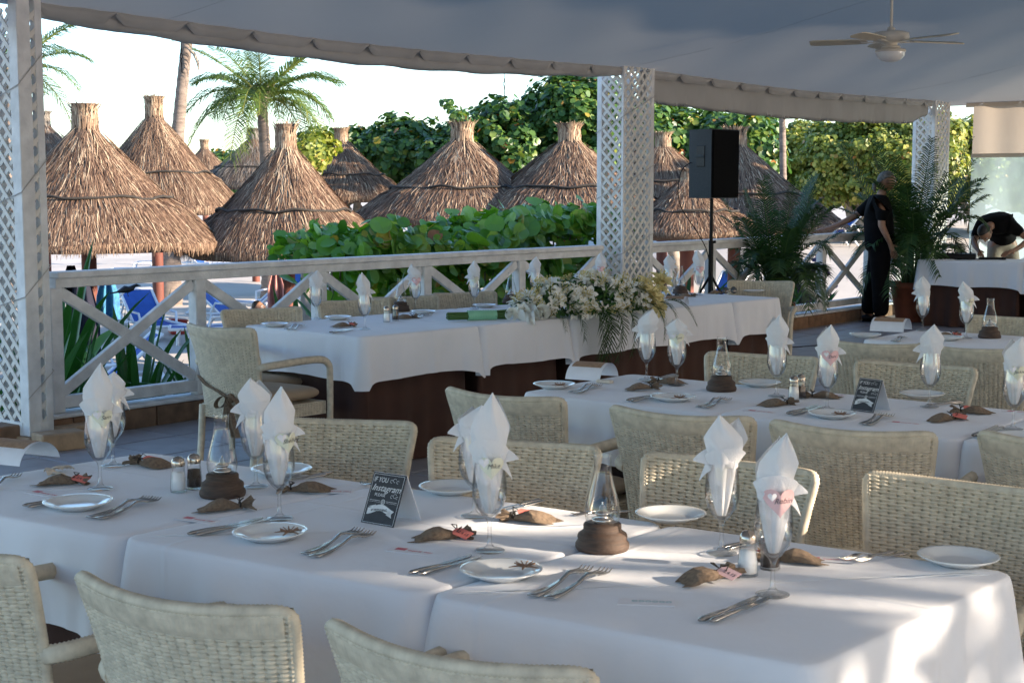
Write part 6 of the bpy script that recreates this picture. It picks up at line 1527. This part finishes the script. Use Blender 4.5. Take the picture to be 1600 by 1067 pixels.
# trapezoid cabinet, grille facing right-front
mb = MB(); V = [(x, y, z) for z in (0, Hh_) for x, y in [(-.20, -.16), (.20, -.16), (.13, .18), (-.13, .18)]]; mb.add(V, [(0, 3, 2, 1), (4, 5, 6, 7), (0, 4, 7, 3)[::-1], (3, 7, 6, 2)[::-1], (2, 6, 5, 1)[::-1], (1, 5, 4, 0)[::-1]])
mb.build('cabinet', M['greyplastic'], sp); MB().box((0, -.168, Hh_ / 2), (.385, .02, Hh_ - .02), bev=.008).build('grille', M['grille'], sp)
hd = MB(); hd.box((0, 0, 0), (.012, .13, .20), bev=.005); h_ = hd.build('handle_recess', M['black'], sp, (-.166, .0, .40), (0, 0, R(-11.5))); MB().box((-.004, 0, .0), (.012, .12, .028), bev=.004).build('grip', M['greyplastic'], h_)
stn = empty('speaker_stand', 'black tripod pole carrying the loudspeaker', 'speaker stand', (p.x, p.y, 0))
MB().tube([(0, 0, .35), (0, 0, p.z - .002)], .017, 10).build('pole', M['black'], stn); MB().tube([(0, 0, .5), (0, 0, 1.05)], .024, 10).build('sleeve', M['black'], stn)
MB().tube([(0, 0, 1.03), (.045, 0, 1.04)], .014, 8).build('knob', M['black'], stn)
for k in range(3): a = k * 2.094 + .4; MB().tube([(0, 0, .72), (.45 * math.cos(a), .45 * math.sin(a), .02)], .013, 6).build('leg', M['black'], stn)
cb = MB(); cb.tube(smooth_path([Vector((-.17, .02, Hh_ * .55 + p.z)), Vector((-.30, .0, p.z + .25)), Vector((-.31, -.02, p.z - .05)), Vector((-.12, 0, p.z - .35)), Vector((-.03, -.03, .9)), Vector((.03, -.03, .5)), Vector((.1, -.05, .03)), Vector((.5, -.1, .01)), Vector((1.4, .35, .01))], 8), .005, 5)
cb.build('cable', M['black'], stn)
# equipment on the dj table
def djp(x, y): return atY(x, y, 17.2)
b = fix(atY(1492, 404, 17.15)); mx_ = empty('audio_mixer', 'black audio mixer with cables on the equipment table', 'audio mixer', (b.x, b.y, .7535), -.3)
MB().box((0, 0, .035), (.46, .30, .06), bev=.01).build('body', M['black'], mx_)
for k in range(8): MB().tube([(-.18 + .05 * k, -.05, .066), (-.18 + .05 * k, -.05, .082)], .009, 8).build('knob', M['greyplastic'], mx_)
for k in range(3): MB().tube([Vector((-.2 + .18 * k, .1, .05)), Vector((-.16 + .17 * k, .14, .2 + .04 * k)), Vector((-.02 + .12 * k, .16, .22)), Vector((.08 + .1 * k, .15, .06))], .005, 5).build('cable', M['black'], mx_)
b = fix(atY(1550, 406, 17.05)); lt_ = empty('laptop', 'small flat black device under the hands of the bending man', 'device', (b.x, b.y, .7535), -.3); MB().box((0, 0, .012), (.30, .2, .02), bev=.005).build('body', M['black'], lt_); MB().box((0, 0, .0235), (.24, .09, .002)).build('keys', M['greyplastic'], lt_)
b = fix(atY(1468, 408, 16.95)); tag(MB().box((0, 0, .004), (.30, .2, .006)).build('paper_sheet', M['paper'], None, (b.x, b.y, .7535), (0, 0, -.2)), 'pale papers lying at the left end of the equipment table', 'papers')
# ================================================================== PEOPLE
def skin(name, verts, edges, m_, parent, sub=2, root=0):
    """verts: (x,y,z,r[,r2])"""
    me = bpy.data.meshes.new(name); me.from_pydata([v[:3] for v in verts], edges, []); o = bpy.data.objects.new(name, me); col.objects.link(o)
    md = o.modifiers.new('s', 'SKIN'); md.use_smooth_shade = True
    for i, v in enumerate(verts):
        s = me.skin_vertices[0].data[i]; s.radius = (v[3], v[4] if len(v) > 4 else v[3]); s.use_root = (i == root)
    sb = o.modifiers.new('d', 'SUBSURF'); sb.levels = sub; sb.render_levels = sub
    dg = bpy.context.evaluated_depsgraph_get(); m2 = bpy.data.meshes.new_from_object(o.evaluated_get(dg)); bpy.data.objects.remove(o); m2.name = name
    m2.materials.clear(); m2.materials.append(m_); m2.polygons.foreach_set('use_smooth', [True] * len(m2.polygons))
    return link(name, m2, parent)
def chain(V, E, start, pts):
    prev = start
    for p in pts: V.append(p); E.append((prev, len(V) - 1)); prev = len(V) - 1
    return prev
def hand(V, E, wi, w, d, up, L=.18):
    """palm + five fingers from wrist index; d = finger direction, up = back of the hand"""
    w = Vector(w); d = Vector(d).normalized(); up = Vector(up).normalized(); sd = d.cross(up).normalized()
    pc = w + d * L * .42; V.append((*pc, .032, .018)); E.append((wi, len(V) - 1)); pi_ = len(V) - 1
    for k, (o, l) in enumerate([(-.028, .075), (-.010, .088), (.009, .082), (.027, .065)]):
        a = pc + d * .035 + sd * o; b = a + d * l * .55 - up * .006; c = a + d * l - up * .024
        V.append((*a, .0105)); E.append((pi_, len(V) - 1)); V.append((*b, .009)); E.append((len(V) - 2, len(V) - 1)); V.append((*c, .0075)); E.append((len(V) - 2, len(V) - 1))
    a = w + d * .035 - sd * .028; V.append((*a, .012)); E.append((pi_, len(V) - 1)); b = a + d * .035 - sd * .03 - up * .005; V.append((*b, .0095)); E.append((len(V) - 2, len(V) - 1))
def head(parent, c, fwd, up, s=1.0, hair=None, ponytail=False, bald=False, hair_top=1.0):
    """shaped head with brow, nose, lips, chin, ears, eyes; returns children of parent"""
    c = Vector(c); f = Vector(fwd).normalized(); u = Vector(up).normalized(); r = f.cross(u).normalized(); u = r.cross(f); T = lambda x, y, z: c + (r * x + f * y + u * z) * s
    mb = MB(); nu, nv = 36, 30
    def hf(i, j):
        a = 2 * math.pi * i; th = math.pi * j; x = math.sin(th) * math.sin(a); y = math.sin(th) * math.cos(a); z = math.cos(th)
        X, Y, Z = x * .076, y * .093, z * .113
        if z < -.1: k = (-.1 - z); X *= 1 - .38 * k; Y *= (1 - .30 * k) if y < 0 else (1 - .04 * k)
        fr = max(0, y) * math.exp(-(x / .9) ** 2)
        Y += .024 * math.exp(-(x / .16) ** 2) * math.exp(-((z + .18) / .16) ** 2) * (y > 0) + .012 * math.exp(-(x / .13) ** 2) * math.exp(-((z - .02) / .16) ** 2) * (y > 0)
        Y += .007 * fr * math.exp(-((z - .22) / .08) ** 2) - .009 * math.exp(-((abs(x) - .38) / .16) ** 2) * math.exp(-((z - .08) / .10) ** 2) * (y > 0)
        Y += .007 * math.exp(-(x / .3) ** 2) * (math.exp(-((z + .44) / .04) ** 2) + math.exp(-((z + .54) / .05) ** 2)) * (y > 0) + .010 * math.exp(-(x / .3) ** 2) * math.exp(-((z + .80) / .13) ** 2) * (y > 0)
        return T(X, Y, Z)
    mb.grid(hf, nu, nv)
    for sd in (-1, 1): mb.grid(lambda i, j: T(sd * (.074 + .012 * math.sin(math.pi * j) * abs(math.sin(math.pi * i))), -.005 - .018 * math.cos(2 * math.pi * i) * math.sin(math.pi * j), -.003 - .03 * math.cos(math.pi * j)), 12, 8)
    o = mb.build('face', M['skin'], parent)
    e = MB()
    for sd in (-1, 1): e.ball(T(sd * .031, .077, .012), .0115 * s, 8, 6)
    e.build('eyes', M['china'], parent); e = MB()
    for sd in (-1, 1): e.ball(T(sd * .031, .0865, .011), .0055 * s, 8, 6); e.tube([T(sd * .016, .094, .030), T(sd * .033, .092, .035), T(sd * .048, .082, .031)], .003, 5)
    e.build('eyebrows', M['blackhair'] if hair != 'greyhair' else M['greyhair'], parent)
    if hair:
        hb_ = MB(); g = random.Random(4)
        def hr(i, j):
            a = 2 * math.pi * i; th = math.pi * j * (.50 - .12 * math.cos(a)); face = max(0, math.cos(a)); side = math.sin(a) ** 2; th = th * (1 - .36 * face ** 1.2 - .22 * side); x = math.sin(th) * math.sin(a); y = math.sin(th) * math.cos(a); z = math.cos(th)
            k = 1.06
            return T(x * .078 * k, y * .094 * k - .003, z * .114 * k + .002)
        hb_.grid(hr, 48, 14)
        if ponytail: hb_.tube([T(0, -.095, -.02), T(0, -.125, -.05), T(0, -.12, -.10), T(.0, -.105, -.14)], [.018, .024, .02, .006], 8)
        hb_.build('hair', M[hair], parent)
# --- standing man, weight on both legs, far hand on the handrail
mp = fix(atY(1372, 503, 17.35)); P1 = empty('person', 'standing man in black with grey tied back hair, one hand resting on the railing', 'person', mp, R(-12)); P1.scale = (1.12, 1.25, 1.0)
# local: +x image right (where he looks), +y away from the camera
V, E = [], []
V.append((0, 0, .95, .06, .06)); chain(V, E, 0, [(-.01, 0, 1.08, .06, .06), (-.02, 0, 1.24, .06, .06), (-.025, 0, 1.37, .05, .05), (.0, 0, 1.48, .055, .055), (.025, 0, 1.55, .05, .05)])
h2 = 3
V.append((-.05, .15, 1.37, .03)); E.append((3, len(V) - 1)); q = chain(V, E, len(V) - 1, [(-.17, .16, 1.30, .042), (-.30, .13, 1.20, .04), (-.42, .10, 1.135, .032), (-.53, .085, 1.088, .025)])
hand(V, E, q, V[q][:3], (-1, -.1, -.22), (-.1, 0, 1))
V.append((-.01, -.16, 1.37, .03)); E.append((3, len(V) - 1)); q = chain(V, E, len(V) - 1, [(.01, -.20, 1.28, .042), (.0, -.215, 1.14, .04), (.05, -.225, 1.03, .033), (.09, -.20, .94, .025)])
hand(V, E, q, V[q][:3], (.3, .1, -.9), (.2, -.9, .1))
for sy, kx, ax in ((-.09, .01, .02), (.10, -.05, -.09)):
    V.append((0, sy, .88, .088)); E.append((0, len(V) - 1)); chain(V, E, len(V) - 1, [(kx * .5, sy * 1.1, .70, .078), (kx, sy * 1.15, .48, .058), (ax, sy * 1.2, .28, .052), (ax, sy * 1.25, .09, .038), (ax + .05, sy * 1.3, .045, .038), (ax + .15, sy * 1.4, .032, .03)])
skin('body', V, E, M['skin'], P1)
V, E = [], []
V.append((0, 0, .80, .165, .185)); chain(V, E, 0, [(0, 0, .92, .165, .185), (-.015, 0, 1.08, .165, .185), (-.025, 0, 1.24, .165, .195), (-.028, 0, 1.37, .135, .17), (-.005, 0, 1.465, .075, .075)])
V.append((-.05, .165, 1.405, .092)); E.append((4, len(V) - 1)); chain(V, E, len(V) - 1, [(-.15, .165, 1.32, .073), (-.235, .145, 1.245, .068)])
V.append((-.01, -.175, 1.405, .092)); E.append((4, len(V) - 1)); chain(V, E, len(V) - 1, [(.012, -.205, 1.29, .073), (.004, -.22, 1.17, .068)])
skin('shirt', V, E, M['blackcloth'], P1)
V, E = [], []
V.append((0, 0, 1.0, .14, .165)); chain(V, E, 0, [(0, 0, .88, .15, .175)])
for sy, kx, ax in ((-.09, .01, .02), (.10, -.05, -.09)):
    V.append((0, sy, .80, .115)); E.append((1, len(V) - 1)); chain(V, E, len(V) - 1, [(kx * .5, sy * 1.1, .64, .108), (kx, sy * 1.15, .46, .095), (ax, sy * 1.2, .25, .09), (ax, sy * 1.25, .075, .09)])
skin('trousers', V, E, M['blackcloth'], P1)
for sy, ax in ((-.1125, .02), (.125, -.09)):
    b = MB(); b.tube([(ax - .07, sy, .045), (ax - .03, sy, .055), (ax + .05, sy * 1.03, .055), (ax + .14, sy * 1.08, .038), (ax + .20, sy * 1.1, .03)], [.03, .045, .043, .04, .018], 10, flat=.9); b.box((ax + .065, sy * 1.05, .012), (.27, .085, .018), bev=.006); b.build('shoe', M['black'], P1)
head(P1, (.05, 0, 1.635), (.97, .25, -.08), (0.05, 0, 1), .98, 'greyhair', True)
# --- man bending over the equipment table
hp = fix(atY(1568, 420, 18.15)); P2 = empty('person', 'man in a black shirt and khaki trousers bending over the equipment table', 'person', hp, 0)
V, E = [], []
V.append((.0, .05, .95, .06, .06)); chain(V, E, 0, [(-.05, -.02, 1.06, .06, .06), (-.12, -.10, 1.12, .06, .06), (-.20, -.20, 1.13, .05, .05), (-.27, -.28, 1.11, .055, .055), (-.30, -.32, 1.08, .05, .05)])
V.append((-.31, -.10, 1.08, .03)); E.append((3, len(V) - 1)); q = chain(V, E, len(V) - 1, [(-.39, -.17, 1.0, .042), (-.45, -.26, .92, .04), (-.46, -.38, .87, .033), (-.46, -.46, .84, .025)])
hand(V, E, q, V[q][:3], (0, -1, -.5), (0, -.5, 1))
V.append((-.06, -.24, 1.10, .03)); E.append((3, len(V) - 1)); q = chain(V, E, len(V) - 1, [(.07, -.30, 1.04, .042), (.17, -.36, .95, .04), (.05, -.44, .875, .033), (-.04, -.49, .83, .025)])
hand(V, E, q, V[q][:3], (-.9, -.4, -.25), (0, -.3, 1))
for sx in (-.1, .1):
    V.append((sx, .06, .88, .088)); E.append((0, len(V) - 1)); chain(V, E, len(V) - 1, [(sx * 1.1, .02, .70, .078), (sx * 1.2, -.01, .48, .058), (sx * 1.3, .03, .28, .052), (sx * 1.3, .08, .09, .038), (sx * 1.4, .03, .045, .038), (sx * 1.5, -.08, .032, .03)])
skin('body', V, E, M['skin'], P2)
V, E = [], []
V.append((.02, .08, .90, .17, .17)); chain(V, E, 0, [(.0, .05, .98, .17, .17), (-.05, -.02, 1.07, .175, .175), (-.12, -.10, 1.13, .185, .175), (-.20, -.20, 1.15, .15, .15), (-.26, -.27, 1.12, .075, .075)])
V.append((-.32, -.10, 1.11, .095)); E.append((4, len(V) - 1)); chain(V, E, len(V) - 1, [(-.38, -.16, 1.02, .073), (-.42, -.21, .965, .066)])
V.append((-.05, -.25, 1.13, .095)); E.append((4, len(V) - 1)); chain(V, E, len(V) - 1, [(.05, -.29, 1.065, .073), (.11, -.325, 1.01, .066)])
skin('shirt', V, E, M['blackcloth'], P2)
V, E = [], []
V.append((0, .06, .98, .150, .15)); chain(V, E, 0, [(0, .07, .88, .165, .16)])
for sx in (-.1, .1):
    V.append((sx, .06, .82, .105)); E.append((1, len(V) - 1)); chain(V, E, len(V) - 1, [(sx * 1.1, .02, .68, .096), (sx * 1.2, -.01, .47, .082), (sx * 1.3, .03, .27, .074), (sx * 1.3, .08, .075, .074)])
skin('trousers', V, E, M['khaki'], P2)
for sx in (-.13, .13):
    b = MB(); b.tube([(sx, .14, .045), (sx, .10, .055), (sx, .0, .055), (sx * 1.1, -.12, .03)], [.03, .045, .043, .02], 10, flat=.9); b.box((sx, .02, .012), (.085, .27, .018), bev=.006); b.build('shoe', M['black'], P2)
head(P2, (-.355, -.385, 1.035), (-.15, -.30, -.95), (-.65, -.6, .30), .98, 'blackhair')
b = MB(); b.tube([(.02, .02, 1.16), (.10, .05, 1.22)], [.014, .018], 8); b.build('walkie_talkie', M['black'], P2)
# --- person reclining on a lounger on the beach (only the head shows)
q_ = atY(404, 482, 22.0); g0 = gz(q_.x, q_.y); P3 = empty('person', 'dark haired person reclining on the beach, only the head visible above a wicker chair back', 'person', (q_.x, q_.y, g0), R(15))
zh = q_.z - g0
V, E = [], []
V.append((.62, 0, .42, .12, .10)); chain(V, E, 0, [(.42, 0, .50, .12, .09), (.25, 0, zh - .42, .14, .10), (.12, 0, zh - .24, .12, .09), (.06, 0, zh - .13, .05, .05), (.03, 0, zh - .08, .045, .045)])
for s in (-1, 1):
    V.append((.15, s * .17, zh - .27, .05)); E.append((3, len(V) - 1)); q = chain(V, E, len(V) - 1, [(.3, s * .24, zh - .45, .04), (.45, s * .26, .5, .033), (.6, s * .22, .46, .025)]); hand(V, E, q, V[q][:3], (1, 0, -.1), (0, 0, 1))
    V.append((.68, s * .09, .42, .085)); E.append((0, len(V) - 1)); chain(V, E, len(V) - 1, [(.95, s * .10, .52, .07), (1.15, s * .10, .60, .056), (1.35, s * .10, .45, .05), (1.5, s * .10, .38, .036), (1.56, s * .1, .45, .03)])
skin('body', V, E, M['skin'], P3); head(P3, (0, 0, zh), (.8, -.5, .35), (-.3, 0, 1), 1.0, 'blackhair')
lounger('blue sun lounger carrying the reclining person, mostly behind the head table chairs', (q_.x + .62, q_.y + .14, g0 - .02), R(195))
# clear the unused defaults
bpy.context.view_layer.update()
